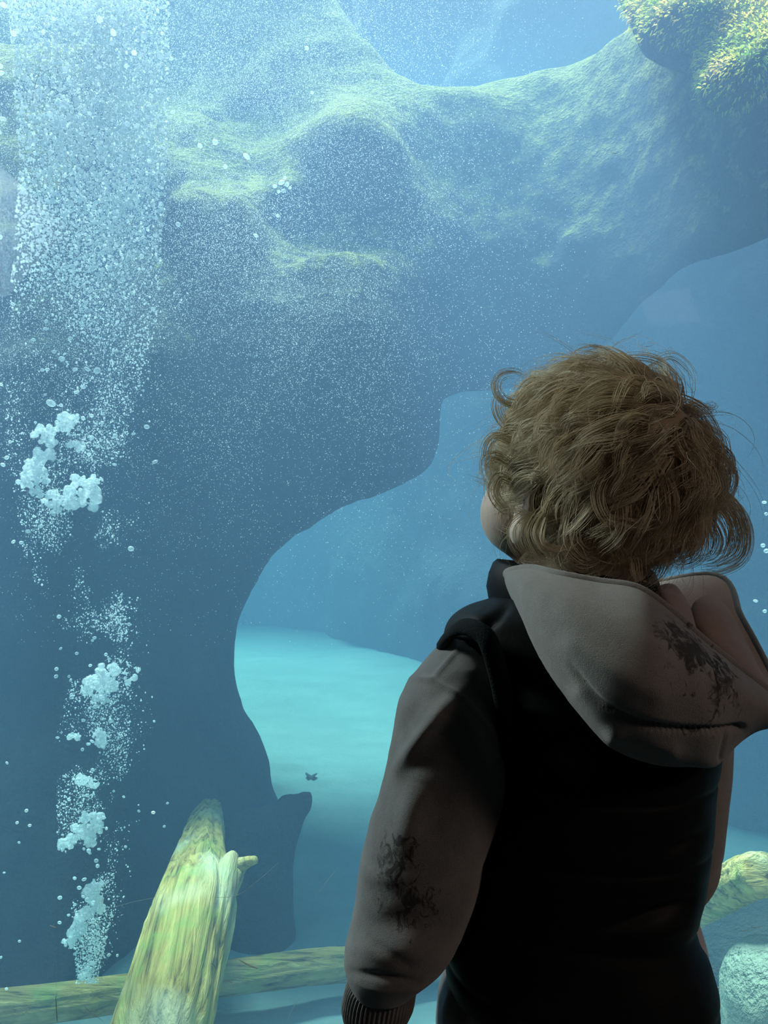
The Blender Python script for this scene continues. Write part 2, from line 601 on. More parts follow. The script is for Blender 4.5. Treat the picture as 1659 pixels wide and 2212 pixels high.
# ------------------------------------------------------------------ the setting: viewing hall
PX0, PX1, PZ0, PZ1 = -1.7, 1.9, 0.06, 2.2
structure('floor', box_arrays(-3.0, 3.0, -2.6, 1.30, -0.12, 0.0), M['hall_floor'])
structure('ceiling', box_arrays(-3.0, 3.0, -2.6, 1.30, 2.70, 2.82), M['hall_wall'])
structure('wall_back', box_arrays(-3.0, 3.0, -2.72, -2.6, -0.12, 2.82), M['hall_wall'])
structure('wall_left', box_arrays(-3.12, -3.0, -2.72, 1.30, -0.12, 2.82), M['hall_wall'])
structure('wall_right', box_arrays(3.0, 3.12, -2.72, 1.30, -0.12, 2.82), M['hall_wall'])
wy0, wy1 = 1.30, 1.42
structure('wall_front', join([
    box_arrays(-4.6, PX0, wy0, wy1, -1.0, 3.9), box_arrays(PX1, 5.2, wy0, wy1, -1.0, 3.9),
    box_arrays(PX0, PX1, wy0, wy1, -1.0, PZ0), box_arrays(PX0, PX1, wy0, wy1, PZ1, 3.9)]), M['concrete'])
win = empty('window_1', (0.1, GLASS_Y, PZ0))
win['kind'] = 'structure'
v, f = box_arrays(PX0, PX1, GLASS_Y, GLASS_Y + 0.04, PZ0, PZ1)
obj('pane', v, f, M['pane'], win, smooth=False)

# fine scratches and the vertical joint on the front face of the pane
SY = GLASS_Y - 0.0006


def flat_line(pts, w0, taper=True):
    p = catmull([P(x, y, SY) for x, y in pts], max(6, len(pts) * 6))
    k = np.linspace(0, 1, len(p))
    r = w0 * (np.sin(np.pi * np.clip(k, 0.04, 0.96)) ** 0.5 if taper else np.ones_like(k))
    return tube(p, r, 5, flat=0.4)


v, f = flat_line([(122, 980), (122, 1500), (122, 2330)], 0.00022, False)
obj('pane_joint', v, f, M['seam'], win)['label'] = 'thin vertical joint in the acrylic'
SCRATCHES = [
    ([(235, 1962), (290, 1948), (338, 1938)], 0.0005), ([(455, 1938), (505, 1936), (545, 1912), (602, 1863)], 0.0006),
    ([(514, 2072), (535, 2084), (556, 2092)], 0.0018), ([(482, 2112), (494, 2120), (504, 2124)], 0.0009),
    ([(120, 2150), (122, 2185), (124, 2208)], 0.0012), ([(180, 2172), (200, 2190), (222, 2205)], 0.0007),
    ([(685, 1932), (705, 1905), (728, 1876)], 0.0006), ([(108, 1999), (116, 2002), (123, 2004)], 0.0018),
    ([(620, 2205), (632, 2180), (642, 2160)], 0.0009), ([(1522, 2133), (1545, 2133), (1565, 2133)], 0.0008),
    ([(1618, 2003), (1632, 2003), (1646, 2002)], 0.0008), ([(1603, 2010), (1608, 2010), (1614, 2010)], 0.0008),
    ([(1532, 2096), (1540, 2096), (1548, 2096)], 0.0007), ([(88, 248), (75, 200), (70, 215), (75, 240)], 0.0007),
    ([(88, 150), (78, 175), (71, 205)], 0.0006), ([(1318, 329), (1326, 331), (1334, 332)], 0.0006),
    ([(52, 2190), (60, 2182), (72, 2170)], 0.0010), ([(156, 1728), (158, 1755), (160, 1780)], 0.0005),
    ([(455, 2080), (460, 2084), (466, 2090)], 0.0006)]
for pts, w in SCRATCHES:
    v, f = flat_line(pts, w)
    obj('scratch', v, f, M['scratch'], win)['label'] = 'pale scratch in the acrylic'

# ------------------------------------------------------------------ the setting: tank
def sand_z(x, y):
    z = -0.52 + 0.50 * sstep(2.5, 6.6, y) + -0.25 * sstep(0.6, 1.3, x) * sstep(5.8, 4.6, y)
    q = np.stack([x, y, np.zeros_like(x)], -1)
    return z + 0.035 * fbm(q, 1.2, 3) + 0.008 * fbm(q * [1, 2.4, 1], 6.0, 2)


gx = np.linspace(-4.5, 5.0, 260); gy = np.linspace(1.42, 9.3, 240)
X, Y = np.meshgrid(gx, gy, indexing='ij')
sv = np.stack([X, Y, sand_z(X, Y)], -1).reshape(-1, 3)
structure('floor_sand', (sv, grid_faces(260, 240, False)), M['sand'], True)

# rock wall that closes the tank: far behind the arch, curving nearer to the right
wall_path = catmull(np.array([(-4.3, 9.0), (-3.0, 8.6), (-1.9, 8.3), (-0.62, 7.6), (-0.40, 7.15), (0.05, 6.45), (0.45, 5.7), (0.95, 5.0),
                              (1.35, 4.6), (1.8, 4.35), (2.6, 3.95), (3.6, 3.2), (4.6, 1.6)]), 300)
wz = np.linspace(-0.7, 5.3, 190)
pts = np.zeros((300, 190, 3))
pts[..., 0] = wall_path[:, 0][:, None]; pts[..., 1] = wall_path[:, 1][:, None]; pts[..., 2] = wz
tn = np.gradient(wall_path, axis=0); nn_ = np.stack([-tn[:, 1], tn[:, 0]], -1); nn_ /= np.linalg.norm(nn_, axis=1, keepdims=True)
dd = 0.30 * fbm(pts, 0.9, 4) * sstep(0.0, 0.9, pts[..., 2]) + 0.05 * fbm(pts, 4.0, 3) + 0.25 * sstep(0.3, 3.5, pts[..., 2])
pts[..., 0] += nn_[:, 0][:, None] * dd; pts[..., 1] += nn_[:, 1][:, None] * dd
structure('wall_far', (pts.reshape(-1, 3), grid_faces(300, 190, False)), M['far_rock'], True)
structure('wall_tank_left', box_arrays(-4.62, -4.5, 1.42, 9.4, -1.0, 3.8), M['concrete'])
structure('wall_tank_right', box_arrays(5.0, 5.12, 1.42, 9.4, -1.0, 3.8), M['concrete'])
v, f = box_arrays(-4.49, 4.99, 1.421, 9.3, -1.0, WATER_TOP)
o = structure('water', (v, f), M['water'])

# ------------------------------------------------------------------ the rock arch
YF = 3.75


def arch_front(px):
    """depth of the face of the arch behind a given pixel column: nearer towards the right"""
    return YF + 0.25 - 1.00 * sstep(1150, 1750, px)


outline = [(-700, -600), (560, -600), (690, -120), (780, 20), (850, 120), (920, 165), (1000, 160), (1130, 122), (1280, 84), (1400, 48),
           (1520, -5), (1660, -60), (1900, -120), (3000, -150), (3000, 430), (1800, 460), (1659, 512), (1580, 535), (1500, 568), (1450, 610), (1400, 652),
           (1350, 705), (1292, 762), (1200, 815), (1080, 842), (1000, 846), (952, 862), (944, 900), (946, 960), (936, 1005), (905, 1030), (868, 1050),
           (830, 1066), (760, 1088), (700, 1112), (668, 1142), (622, 1168), (590, 1195), (566, 1232), (548, 1270), (530, 1310), (516, 1350),
           (510, 1400), (509, 1440), (516, 1480), (530, 1528), (552, 1565), (570, 1605), (584, 1645), (586, 1690), (594, 1716), (612, 1760),
           (622, 1860), (632, 1960), (642, 2045), (600, 2150), (500, 2400), (-700, 2400)]
poly = []
for a, b in outline:
    p = P(a, b, float(arch_front(np.array(a))) + (0.30 if b < 200 else 0.0))
    poly.append((p[0], p[2]))
poly = np.array(poly)
H = 0.032
x0, x1, y0, y1, z0, z1 = -3.3, 3.5, 2.3, 5.1, -0.75, 3.75
ax = np.arange(x0, x1, H); ay = np.arange(y0, y1, H); az = np.arange(z0, z1, H)
GX, GZ = np.meshgrid(ax, az, indexing='ij')
d2 = poly_sdf(GX, GZ, poly)
# thickness of the arch at each x: front plane and back plane
xs_front = np.interp(ax, [P(px, 0, arch_front(np.array(px)))[0] for px in range(-700, 3020, 20)],
                     [float(arch_front(np.array(px))) for px in range(-700, 3020, 20)])
G3 = np.stack(np.meshgrid(ax, ay, az, indexing='ij'), -1)
big = fbm(G3, 1.1, 3)
fine = fbm(G3, 4.2, 3)
zz = G3[..., 2]
# the face leans back towards its crest, and the foot of the pillar spreads forward
yf = xs_front[:, None, None] + 0.34 * np.maximum(0, zz - 1.5) - 0.95 * sstep(0.75, -0.45, zz) * sstep(-0.54, -1.0, G3[..., 0])
yy = G3[..., 1]
d2s = d2[:, None, :] + np.maximum(0, yy - yf) * 0.24 + 0.015 * big + 0.012 * fine
zb = zz + 0.55 * big - 0.25 * (G3[..., 0] + 0.4)
yf = yf - (0.62 + 0.15 * fine) * sstep(-1.25, -0.75, G3[..., 0]) * sstep(0.45, -0.15, G3[..., 0]) * sstep(1.0, 1.5, zb) * sstep(2.8, 1.95, zb)
half = 0.50 - 0.20 * sstep(0.5, 1.0, G3[..., 0]) + 0.45 * sstep(0.75, -0.45, zz) * sstep(-0.54, -1.0, G3[..., 0])
centre = yf + half - 0.20
dyv = np.abs(yy - centre) - half + 0.20 * big + 0.09 * fine
D = smax(d2s, dyv, 0.22)
# bulge over the left of the face, added to shade the log's upper end
D[0] = D[-1] = 1; D[:, 0] = D[:, -1] = 1; D[:, :, 0] = D[:, :, -1] = 1
v, f = surface_nets(D, (x0, y0, z0), H)
v = v + 0.012 * fbm(v, 11.0, 3)[:, None] * nrm(v - v.mean(0))
arch = empty('rock_arch', (-1.2, 4.1, -0.5))
tag(arch, 'huge dark underwater rock arch, its pillar at left, hazy algae on its crest', 'rock')
obj('rock', v, f, M['rock'], arch)
ARCH_V = v
del G3, big, fine, D, d2s, dyv, zz, half


def sdf_rock(name, outline_px, Yc, half, mat, label, noise_amp=0.05, h=0.02, rnd=0.12, taper=0.2, lean=0.0, Yp=None, parent=None):
    Yp = Yp or Yc
    pl = np.array([(P(a, b, Yp)[0], P(a, b, Yp)[2]) for a, b in outline_px])
    lo = pl.min(0) - 0.15; hi = pl.max(0) + 0.15
    ax = np.arange(lo[0], hi[0], h); ay = np.arange(Yc - half - 0.2, Yc + half + 0.2 + lean * 2, h); az = np.arange(lo[1], hi[1], h)
    gx, gz = np.meshgrid(ax, az, indexing='ij')
    d = poly_sdf(gx, gz, pl)
    g = np.stack(np.meshgrid(ax, ay, az, indexing='ij'), -1)
    n = fbm(g + 3.1, 3.0, 4)
    yc = Yc + lean * np.maximum(0, g[..., 2] - 0.8)
    D = smax(d[:, None, :] + 0.2 * noise_amp * n + taper * np.abs(g[..., 1] - yc), np.abs(g[..., 1] - yc) - half + noise_amp * n, rnd)
    D[0] = D[-1] = 1; D[:, 0] = D[:, -1] = 1; D[:, :, 0] = D[:, :, -1] = 1
    vv, ff = surface_nets(D, (ax[0], ay[0], az[0]), h)
    o = obj(name, vv, ff, mat, parent)
    return tag(o, label, None if parent else 'rock')


sdf_rock('boulder', [(478, 1830), (492, 1775), (520, 1752), (592, 1742), (606, 1722), (624, 1716), (640, 1718), (652, 1710), (672, 1710), (678, 1726), (674, 1748),
                     (660, 1768), (652, 1790), (640, 1830), (634, 1880), (636, 1960), (643, 2046), (638, 2085), (600, 2230), (470, 2230)],
         3.15, 0.10, M['rock_dark'], 'dark boulder with a snout-like tip at the foot of the arch pillar', 0.04, 0.016, 0.10)
sdf_rock('sloping_rock', [(1440, 2020), (1500, 1985), (1600, 1950), (1720, 1930), (1900, 1950), (1950, 2200), (1900, 2480), (1500, 2480), (1430, 2200)],
         3.0, 0.25, M['rock_dark'], 'low grey-blue rock under the broken log end at right', 0.05, 0.025, 0.12)
sdf_rock('pale_rock', [(1592, 2080), (1615, 2052), (1660, 2036), (1730, 2040), (1800, 2080), (1830, 2200), (1840, 2380), (1580, 2380), (1570, 2250), (1566, 2150), (1576, 2110)],
         2.35, 0.16, M['rock_pale'], 'pale knobbly crusted rock in the bottom right corner', 0.05, 0.012, 0.08)

sdf_rock('rock_outcrop', [(-500, -200), (60, -200), (50, 120), (70, 330), (84, 520), (112, 690), (136, 770), (110, 815), (60, 850), (20, 900), (-60, 960), (-500, 1000)],
         2.95, 0.22, M['rock'], 'brownish algae-coated rock bulging in at the left edge behind the bubbles', 0.10, 0.022, 0.14, 0.12, 0.45)
LEDGE = sdf_rock('ledge', [(1452, -300), (1446, -30), (1486, 28), (1538, 66), (1534, 130), (1516, 188), (1546, 234), (1582, 246), (1626, 226), (1690, 186), (1800, 150), (2000, 100), (2000, -300)],
         1.40, 0.25, M['rock'], 'bright yellow-green algae-covered ledge at the top right corner', 0.06, 0.018, 0.20, 0.20, 1.0, 2.9, arch)
# tufts of yellow-green algae on the sunlit crest of the arch
t = NT('algae_fronds')
an = t.noise(9, 2)
ac = t.ramp(an, [(0.32, (0.30, 0.50, 0.07)), (0.48, (0.80, 0.70, 0.12)), (0.66, (0.95, 0.62, 0.20))])
p_ = t.new('ShaderNodeBsdfDiffuse'); t.link(ac, p_.inputs[0])
tl_ = t.new('ShaderNodeBsdfTranslucent'); t.link(ac, tl_.inputs[0])
mx_ = t.new('ShaderNodeMixShader'); mx_.inputs[0].default_value = 0.5
t.link(p_.outputs[0], mx_.inputs[1]); t.link(tl_.outputs[0], mx_.inputs[2]); t.link(mx_.outputs[0], t.out.inputs['Surface'])
M['algae'] = t.m
LV = np.array([x.co[:] for x in LEDGE.data.vertices])
LN = np.array([x.normal[:] for x in LEDGE.data.vertices])
pr = np.clip(0.5 - LN[:, 1] * 0.5 + LN[:, 2] * 0.4 + 0.4 * fbm(LV, 6.0, 3), 0, 1) * (LV[:, 2] > 1.6)
cand = RNG.choice(len(LV), 16000, p=pr / pr.sum())
av, af, n0 = [], [], 0
for i in cand:
    b = LV[i] + RNG.normal(0, 0.007, 3)
    L = RNG.uniform(0.008, 0.022); w = RNG.uniform(0.0012, 0.0030)
    d = nrm(RNG.normal(0, 0.35, 3) + LN[i] + np.array([-0.25, 0, -0.35]))
    sd = nrm(np.cross(d, RNG.normal(0, 1, 3)))
    droop = np.array([0, -0.2, -0.8]) * L * 0.5
    av += [b - sd * w, b + sd * w, b + d * L * 0.55 + sd * w * 0.9, b + d * L * 0.55 - sd * w * 0.9, b + d * L + droop]
    af.append((n0, n0 + 1, n0 + 2, n0 + 3)); n0 += 5
if av:
    av = np.array(av); q = np.array(af); tri = np.stack([q[:, 3], q[:, 2], q[:, 0] + 4], -1)
    tag(obj('algae', av, [q, tri], M['algae'], LEDGE), 'yellow-green algae tufts', kind='stuff')

# ------------------------------------------------------------------ logs
def log_mesh(path, radii, n=160, m=96, groove=0.10, flat=1.0, seed=0.0, blunt=(True, True)):
    path = catmull(np.array(path, float), n); radii = catmull(np.array(radii, float)[:, None], n)[:, 0]
    s = np.linspace(0, 1, n)
    for side, on in ((s, blunt[0]), (1 - s, blunt[1])):
        if on: radii = radii * np.clip(side / 0.03, 0.05, 1) ** 0.35
    t = nrm(np.gradient(path, axis=0))
    ref = np.array([0, 0, 1.0]) if abs(t[0, 2]) < 0.7 else np.array([0, 1.0, 0])
    a = np.linspace(0, 2 * np.pi, m, endpoint=False)
    u = nrm(np.cross(t[0], ref)); rings = []
    for i in range(n):
        u = nrm(u - t[i] * (u @ t[i])); w = np.cross(t[i], u)
        tw = a + 0.9 * s[i]
        c = np.stack([np.cos(tw) * 1.6, np.sin(tw) * 1.6, np.full(m, s[i] * 2.2 + seed)], -1)
        c2 = np.stack([np.cos(tw) * 5, np.sin(tw) * 5, np.full(m, s[i] * 3.0 + seed)], -1)
        g = 1 + groove * fbm(c, 1.0, 3) + groove * 0.8 * -np.abs(fbm(c2, 1.0, 2))
        rings.append(path[i] + (radii[i] * g)[:, None] * (np.cos(a)[:, None] * u + flat * np.sin(a)[:, None] * w))
    return loft(rings)


lean = empty('driftwood_log', P(350, 2350, 2.15))
tag(lean, 'thick pale yellow driftwood log leaning up from the bottom edge beside the bubbles', 'log')
v, f = log_mesh([P(300, 2420, 2.08), P(345, 2230, 2.18), P(388, 2080, 2.34), P(420, 1960, 2.52), P(432, 1860, 2.76), P(446, 1790, 3.02), P(452, 1748, 3.28)],
                [0.142, 0.122, 0.113, 0.110, 0.078, 0.062, 0.048], groove=0.20, seed=1.0)
obj('trunk', v, f, M['wood_lean'], lean)
v, f = log_mesh([P(455, 2010, 2.44), P(470, 1945, 2.50), P(487, 1890, 2.56), P(497, 1858, 2.60), P(507, 1846, 2.62)],
                [0.055, 0.050, 0.034, 0.022, 0.014], 60, 40, 0.10, seed=4.0)
obj('branch_stub', v, f, M['wood_lean'], lean)
v, f = log_mesh([P(480, 1925, 2.54), P(508, 1880, 2.60), P(530, 1864, 2.60), P(553, 1857, 2.58)], [0.040, 0.030, 0.018, 0.011], 50, 32, 0.10, seed=6.0)
obj('branch_stub', v, f, M['wood_lean'], lean)
v, f = log_mesh([P(428, 1880, 2.62), P(436, 1845, 2.64), P(442, 1822, 2.66)], [0.040, 0.028, 0.012], 40, 30, 0.08, seed=8.0)
obj('branch_stub', v, f, M['wood_lean'], lean)

flat_log = log_mesh([P(-420, 2225, 2.50), P(-100, 2190, 2.52), P(140, 2162, 2.58), P(400, 2126, 2.68), P(640, 2092, 2.76), P(900, 2068, 2.85), P(1040, 2060, 2.9)],
                    [0.050, 0.052, 0.050, 0.048, 0.050, 0.050, 0.046], 200, 64, 0.12, seed=11.0)
o = obj('sunken_log', flat_log[0], flat_log[1], M['wood_flat'])
tag(o, 'long thin yellowish log lying across the tank floor behind the leaning log', 'log')
brk = log_mesh([P(1300, 2110, 2.95), P(1420, 2020, 2.80), P(1520, 1950, 2.62), P(1600, 1902, 2.48), P(1652, 1888, 2.40)],
               [0.050, 0.052, 0.056, 0.062, 0.058], 140, 72, 0.20, seed=15.0)
o = obj('broken_log', brk[0], brk[1], M['wood_broken'])
tag(o, 'blunt broken log end, pale and pitted, seen right of the right elbow', 'log')

# a dark leaf lying on the bright sand
YL = np.linspace(3.2, 5.5, 200)
lq = np.array([P(672, 1676, y) for y in YL])
lp = lq[np.argmin(np.abs(lq[:, 2] - sand_z(lq[:, 0], lq[:, 1]) - 0.01))]
la = np.linspace(0, 2 * np.pi, 24, endpoint=False)
lr = 0.020 * (1 + 0.35 * np.cos(2 * la) + 0.15 * np.sin(5 * la))
top = np.stack([lp[0] + lr * np.cos(la), lp[1] + 1.6 * lr * np.sin(la), np.zeros(24)], -1)
top[:, 2] = sand_z(top[:, 0], top[:, 1]) + 0.012 + 0.010 * np.cos(2 * la)
bot = top - [0, 0, 0.006]
v, f = loft([bot, top])
tag(obj('leaf', v, f, M['leaf']), 'small dark leaf lying on the bright sand left of the sleeve', 'leaf')

# ------------------------------------------------------------------ bubbles
def ico(sub):
    import bmesh
    bm = bmesh.new()
    bmesh.ops.create_icosphere(bm, subdivisions=sub, radius=1.0)
    vv = np.array([x.co[:] for x in bm.verts]); ff = np.array([[q.index for q in fc.verts] for fc in bm.faces])
    bm.free()
    return vv, ff


I1, I2, I3, I4 = ico(1), ico(2), ico(3), ico(4)


def scatter(centres, radii, base, squash=None):
    n = len(centres); bv, bf = base
    s = radii[:, None, None] * np.ones((1, 1, 3))
    if squash is not None: s = s * squash[:, None, :]
    vv = bv[None] * s + centres[:, None, :]
    ff = bf[None] + (np.arange(n) * len(bv))[:, None, None]
    return vv.reshape(-1, 3), ff.reshape(-1, 3)


# bubble meshes shared by the single bubbles: slightly flattened, wobbly
BUB = []
for k in range(5):
    bv = I3[0] * np.array([1.0, 1.0, [0.72, 0.85, 0.95, 0.66, 0.8][k]])
    bv = bv * (1 + 0.12 * fbm(I3[0] + 5.0 * k, 1.1, 2))[:, None]
    BUB.append(raw_mesh('bubble', bv, I3[1])); BUB[-1].materials.append(M['bubble'])


def single_bubble(px, py, Yb, r, label, group, rot=None):
    o = bpy.data.objects.new('bubble', BUB[random.randrange(5)])
    COL.objects.link(o)
    o.location = P(px, py, Yb)
    o.scale = (r * random.uniform(0.9, 1.35), r, r * random.uniform(0.85, 1.1))
    o.rotation_euler = (random.uniform(-.5, .5), random.uniform(-.6, .6), random.uniform(0, 6))
    return tag(o, label, 'bubble', group)


# the photograph's own larger bubbles, one by one
R1 = 0.0065
named = [
    (432, 315, 1.0, 'left one of two bright bubbles close together right of the column'), (465, 307, 1.25, 'right one of two bright bubbles close together right of the column'),
    (533, 338, 1.15, 'bright single bubble below right of the close pair'), (487, 360, 0.9, 'white bubble with a faint tail, just below the close pair'),
    (600, 466, 0.8, 'bubble just below the small cluster in the middle mist'), (553, 509, 0.85, 'lone bubble low in the grey mist, right of the column'),
    (674, 200, 0.75, 'lone bubble at the right end of the upper mist'), (663, 104, 0.8, 'small bubble high in the mist near the top edge'),
    (110, 871, 1.5, 'fat bright bubble below the brown rock edge at left'), (134, 775, 1.15, 'bright bubble above the row under the brown rock'),
    (210, 800, 1.25, 'bright bubble at the right end of the row under the brown rock'), (188, 797, 1.15, 'second bubble from the right in the row under the brown rock'),
    (162, 798, 1.0, 'flat bubble at the middle of the row under the brown rock'), (102, 798, 0.95, 'bubble at the left end of the row under the brown rock'),
    (198, 945, 0.9, 'ring-like bubble right of the large white air clump'), (317, 922, 1.1, 'bright oval bubble right of the lower swirl'),
    (60, 1148, 1.0, 'first bubble of a loose descending line below the swirl'), (87, 1137, 0.9, 'second bubble of a loose descending line below the swirl'),
    (29, 1170, 0.9, 'lowest bubble at far left of the loose line'), (46, 1172, 0.8, 'faint bubble right beside the lowest one of the loose line'),
    (127, 1332, 0.9, 'lone bright ring bubble above the lower stream'), (6, 1004, 1.0, 'bright bubble cut by the left edge, beside the swirl'),
    (283, 1185, 1.1, 'faint white bubble right of the gap below the swirl'), (218, 1505, 0.8, 'ring bubble inside the upper puff of the lower stream'),
    (168, 1684, 0.85, 'ring bubble in the middle of the lower stream'), (122, 1445, 0.75, 'upper one of two specks on the pane joint line'), (121, 1461, 0.8, 'lower one of two specks on the pane joint line')]
for px, py, k, lab in named:
    single_bubble(px, py, 2.32 + 0.02 * random.random(), R1 * k, lab, None)
for dx, dy, k in ((0, 0, 1.3), (-14, 8, 0.8), (12, 4, 0.9), (4, 18, 0.9), (18, 12, .7), (-6, 20, .7), (8, -10, .7)):
    single_bubble(608 + dx, 394 + dy, 2.33, R1 * k, 'one of the tight little cluster of bubbles in the grey mist', 'tight bubble cluster in the mist')


def clip_band(name):
    """pixel positions of bubbles of one stretch of the column"""


def pick(n, cx, cy, sx, sy, box):
    out = []
    while len(out) < n:
        x, y = random.gauss(cx, sx), random.gauss(cy, sy)
        if box[0] < x < box[2] and box[1] < y < box[3]: out.append((x, y))
    return out


bands = [
    (88, pick(200, 210, 150, 110, 130, (-10, -10, 378, 330)), 'round bright bubble in the dense pale top of the bubble column', 'bubbles in the top of the column', (0.7, 1.25)),
    (52, pick(200, 200, 480, 110, 110, (-10, 330, 400, 690)), 'pale bubble in the widening middle of the bubble column', 'bubbles in the middle of the column', (0.6, 1.1)),
    (38, pick(200, 150, 860, 90, 90, (-10, 690, 420, 1130)), 'bubble scattered around the white swirl at left', 'bubbles around the white swirl', (0.5, 0.95)),
    (34, pick(200, 190, 1560, 50, 170, (122, 1280, 290, 1740)), 'faint bluish bubble in the upper lower stream', 'bubbles in the upper stretch of the lower stream', (0.5, 0.85)),
    (28, pick(200, 200, 1920, 40, 110, (125, 1740, 275, 2110)), 'bluish bubble in the narrow foot of the stream above the lying log', 'bubbles in the foot of the stream', (0.5, 0.9))]
for n, pp, lab, grp, (ra, rb) in bands:
    for px, py in pp[:n]:
        single_bubble(px, py, random.uniform(2.2, 2.42), R1 * random.uniform(ra, rb), lab, grp)
for px, py, k in ((1651, 1085, .8), (1655, 1110, .7), (1648, 1178, .9), (1655, 1190, 1.0), (1632, 1298, .9), (1652, 1320, .8)):
    single_bubble(px, py, 2.4, R1 * k, 'faint bubble at the right edge beside the head', 'faint bubbles at the right edge')
for px, py in ((15, 1648), (57, 1751), (37, 1777), (64, 1783), (41, 1820), (9, 1885), (42, 2033), (2, 2068), (14, 2136), (333, 1558), (331, 1755), (355, 1785), (300, 1752), (362, 1735)):
    single_bubble(px, py, random.uniform(1.6, 2.3), 0.0032, 'tiny white speck drifting in the dark water beside the lower stream', 'specks beside the lower stream')

# ragged white clumps of air: lumpy solid masses, each built from many merged round lobes
def clump(blobs, Yc, label, group=None, seed=0):
    lo = np.array([1e9] * 3); hi = -lo
    prim = []
    rs = np.random.default_rng(seed)
    for px, py, rpx in blobs:
        for _ in range(24):
            a = rs.uniform(0, 2 * np.pi); q = rs.uniform(0.2, 0.95) * rpx
            c = P(px + q * np.cos(a), py + 0.8 * q * np.sin(a), Yc + rs.normal(0, rpx * 0.35) / F * Yc)
            r = rpx * rs.uniform(0.14, 0.34) / F * Yc
            prim.append((c, r)); lo = np.minimum(lo, c - r); hi = np.maximum(hi, c + r)
    h = max((hi - lo).max() / 90, 0.0012)
    lo -= 3 * h; hi += 3 * h
    g = np.stack(np.meshgrid(*[np.arange(lo[i], hi[i], h) for i in range(3)], indexing='ij'), -1)
    D = np.full(g.shape[:3], 1.0)
    for c, r in prim:
        D = smin(D, np.linalg.norm(g - c, axis=-1) - r, r * 0.8)
    D += 0.005 * fbm(g, 70.0, 3)
    v, f = surface_nets(D, lo, h)
    o = obj('air_clump', v, f, M['foam'])
    return tag(o, label, 'bubble', group)


clump([(98, 940, 26), (112, 955, 14)], 2.36, 'rounded white air clump at the top of the swirl', seed=1)
clump([(92, 985, 24), (72, 1015, 26), (60, 1040, 24), (92, 1030, 20), (112, 980, 14), (80, 1062, 16)], 2.36, 'largest ragged white air clump, at the left of the swirl', seed=2)
clump([(140, 912, 24), (160, 905, 14), (130, 925, 14)], 2.38, 'small white air clump right above the swirl', seed=3)
clump([(157, 960, 14), (172, 970, 9)], 2.38, 'little curl-shaped air clump in the swirl', seed=4)
clump([(172, 1050, 30), (195, 1075, 30), (160, 1085, 24), (205, 1040, 18)], 2.42, 'wide soft air clump at the lower right of the swirl', seed=5)
clump([(112, 1075, 22), (122, 1095, 16)], 2.38, 'air clump hanging between the swirl and its lower tail', seed=6)
clump([(232, 1450, 26), (205, 1475, 24), (240, 1480, 20), (218, 1505, 20), (190, 1490, 14)], 2.40, 'bluish air clump topping the lower stream', seed=7)
clump([(282, 1435, 9), (296, 1446, 9), (292, 1462, 9), (278, 1474, 9), (270, 1455, 7)], 2.40, 'ring-shaped air curl right of the stream top', seed=8)
clump([(215, 1590, 16), (222, 1605, 14), (212, 1575, 8)], 2.40, 'small pointed air clump in the lower stream', seed=9)
clump([(165, 1590, 11), (150, 1592, 8)], 2.40, 'short flat air clump at the left of the lower stream', seed=10)
clump([(172, 1683, 16), (190, 1690, 14), (205, 1697, 10)], 2.40, 'thin slanting air clump in the middle of the lower stream', seed=11)
clump([(190, 1770, 20), (210, 1785, 22), (170, 1800, 22), (190, 1812, 20), (145, 1820, 18), (135, 1828, 12), (215, 1765, 12)], 2.40, 'broad lumpy air clump halfway down the lower stream', seed=12)
clump([(205, 1915, 18), (195, 1935, 22), (210, 1950, 22), (190, 1968, 20), (172, 1982, 14), (214, 1965, 12)], 2.38, 'bright tall air clump low in the stream', seed=13)
clump([(172, 2002, 20), (158, 2020, 20), (146, 2038, 14), (180, 1995, 12)], 2.36, 'bright slanting air clump lowest in the stream, left of the leaning log', seed=14)
clump([(196, 2090, 9), (200, 2080, 8), (180, 2108, 10), (190, 2104, 8)], 2.42, 'small air wisp at the foot of the stream on the lying log', seed=15)

# uncountable fine bubbles: the column's fizz and the mist that drifts from it to the right
def column_centre(y): return np.interp(y, [0, 350, 700, 950, 1200, 1450, 1600, 1800, 1950, 2110], [205, 215, 190, 150, 160, 225, 205, 195, 205, 190])
def column_half(y): return np.interp(y, [0, 350, 700, 950, 1200, 1450, 1600, 1800, 1950, 2110], [165, 150, 150, 120, 95, 60, 75, 62, 45, 22])


N = 38000
yq = -90 + 2215 * RNG.random(N * 3) ** 1.06
u = np.where(RNG.random(N * 3) < 0.5, RNG.normal(0, 0.6, N * 3), RNG.uniform(-1.2, 1.0, N * 3))
ok = (u > -1.15) & (u < np.where(yq < 620, 0.98, 1.7))
xq = column_centre(yq) + u * column_half(yq)
cl = fbm(np.stack([xq / 95, yq / 95, np.zeros_like(xq)], -1), 1.0, 3)
ok &= RNG.random(N * 3) < (1 - sstep(480, 950, yq)) * (1.0 - 0.45 * yq / 760 + 0.4 * cl) + sstep(480, 950, yq) * (0.30 + 1.2 * cl)
xq, yq = xq[ok][:N], yq[ok][:N]
Yq = RNG.normal(2.38, 0.045, len(xq)).clip(2.2, 2.55)
cc = np.stack([(xq - 829.5) / F * Yq, Yq, CAMZ - (yq - 1106) / F * Yq], -1)
rr = (0.0010 + 0.0030 * RNG.random(len(xq)) ** 3.0) * (1.25 - 0.62 * sstep(300, 900, yq))
sq = 1 + RNG.uniform(-0.3, 0.4, (len(xq), 3))
v, f = scatter(cc, rr, I1, sq)
tag(obj('bubble_fizz', v, f, M['mist']), 'dense stream of fine fizzing bubbles rising up the left side', 'bubbles', kind='stuff')

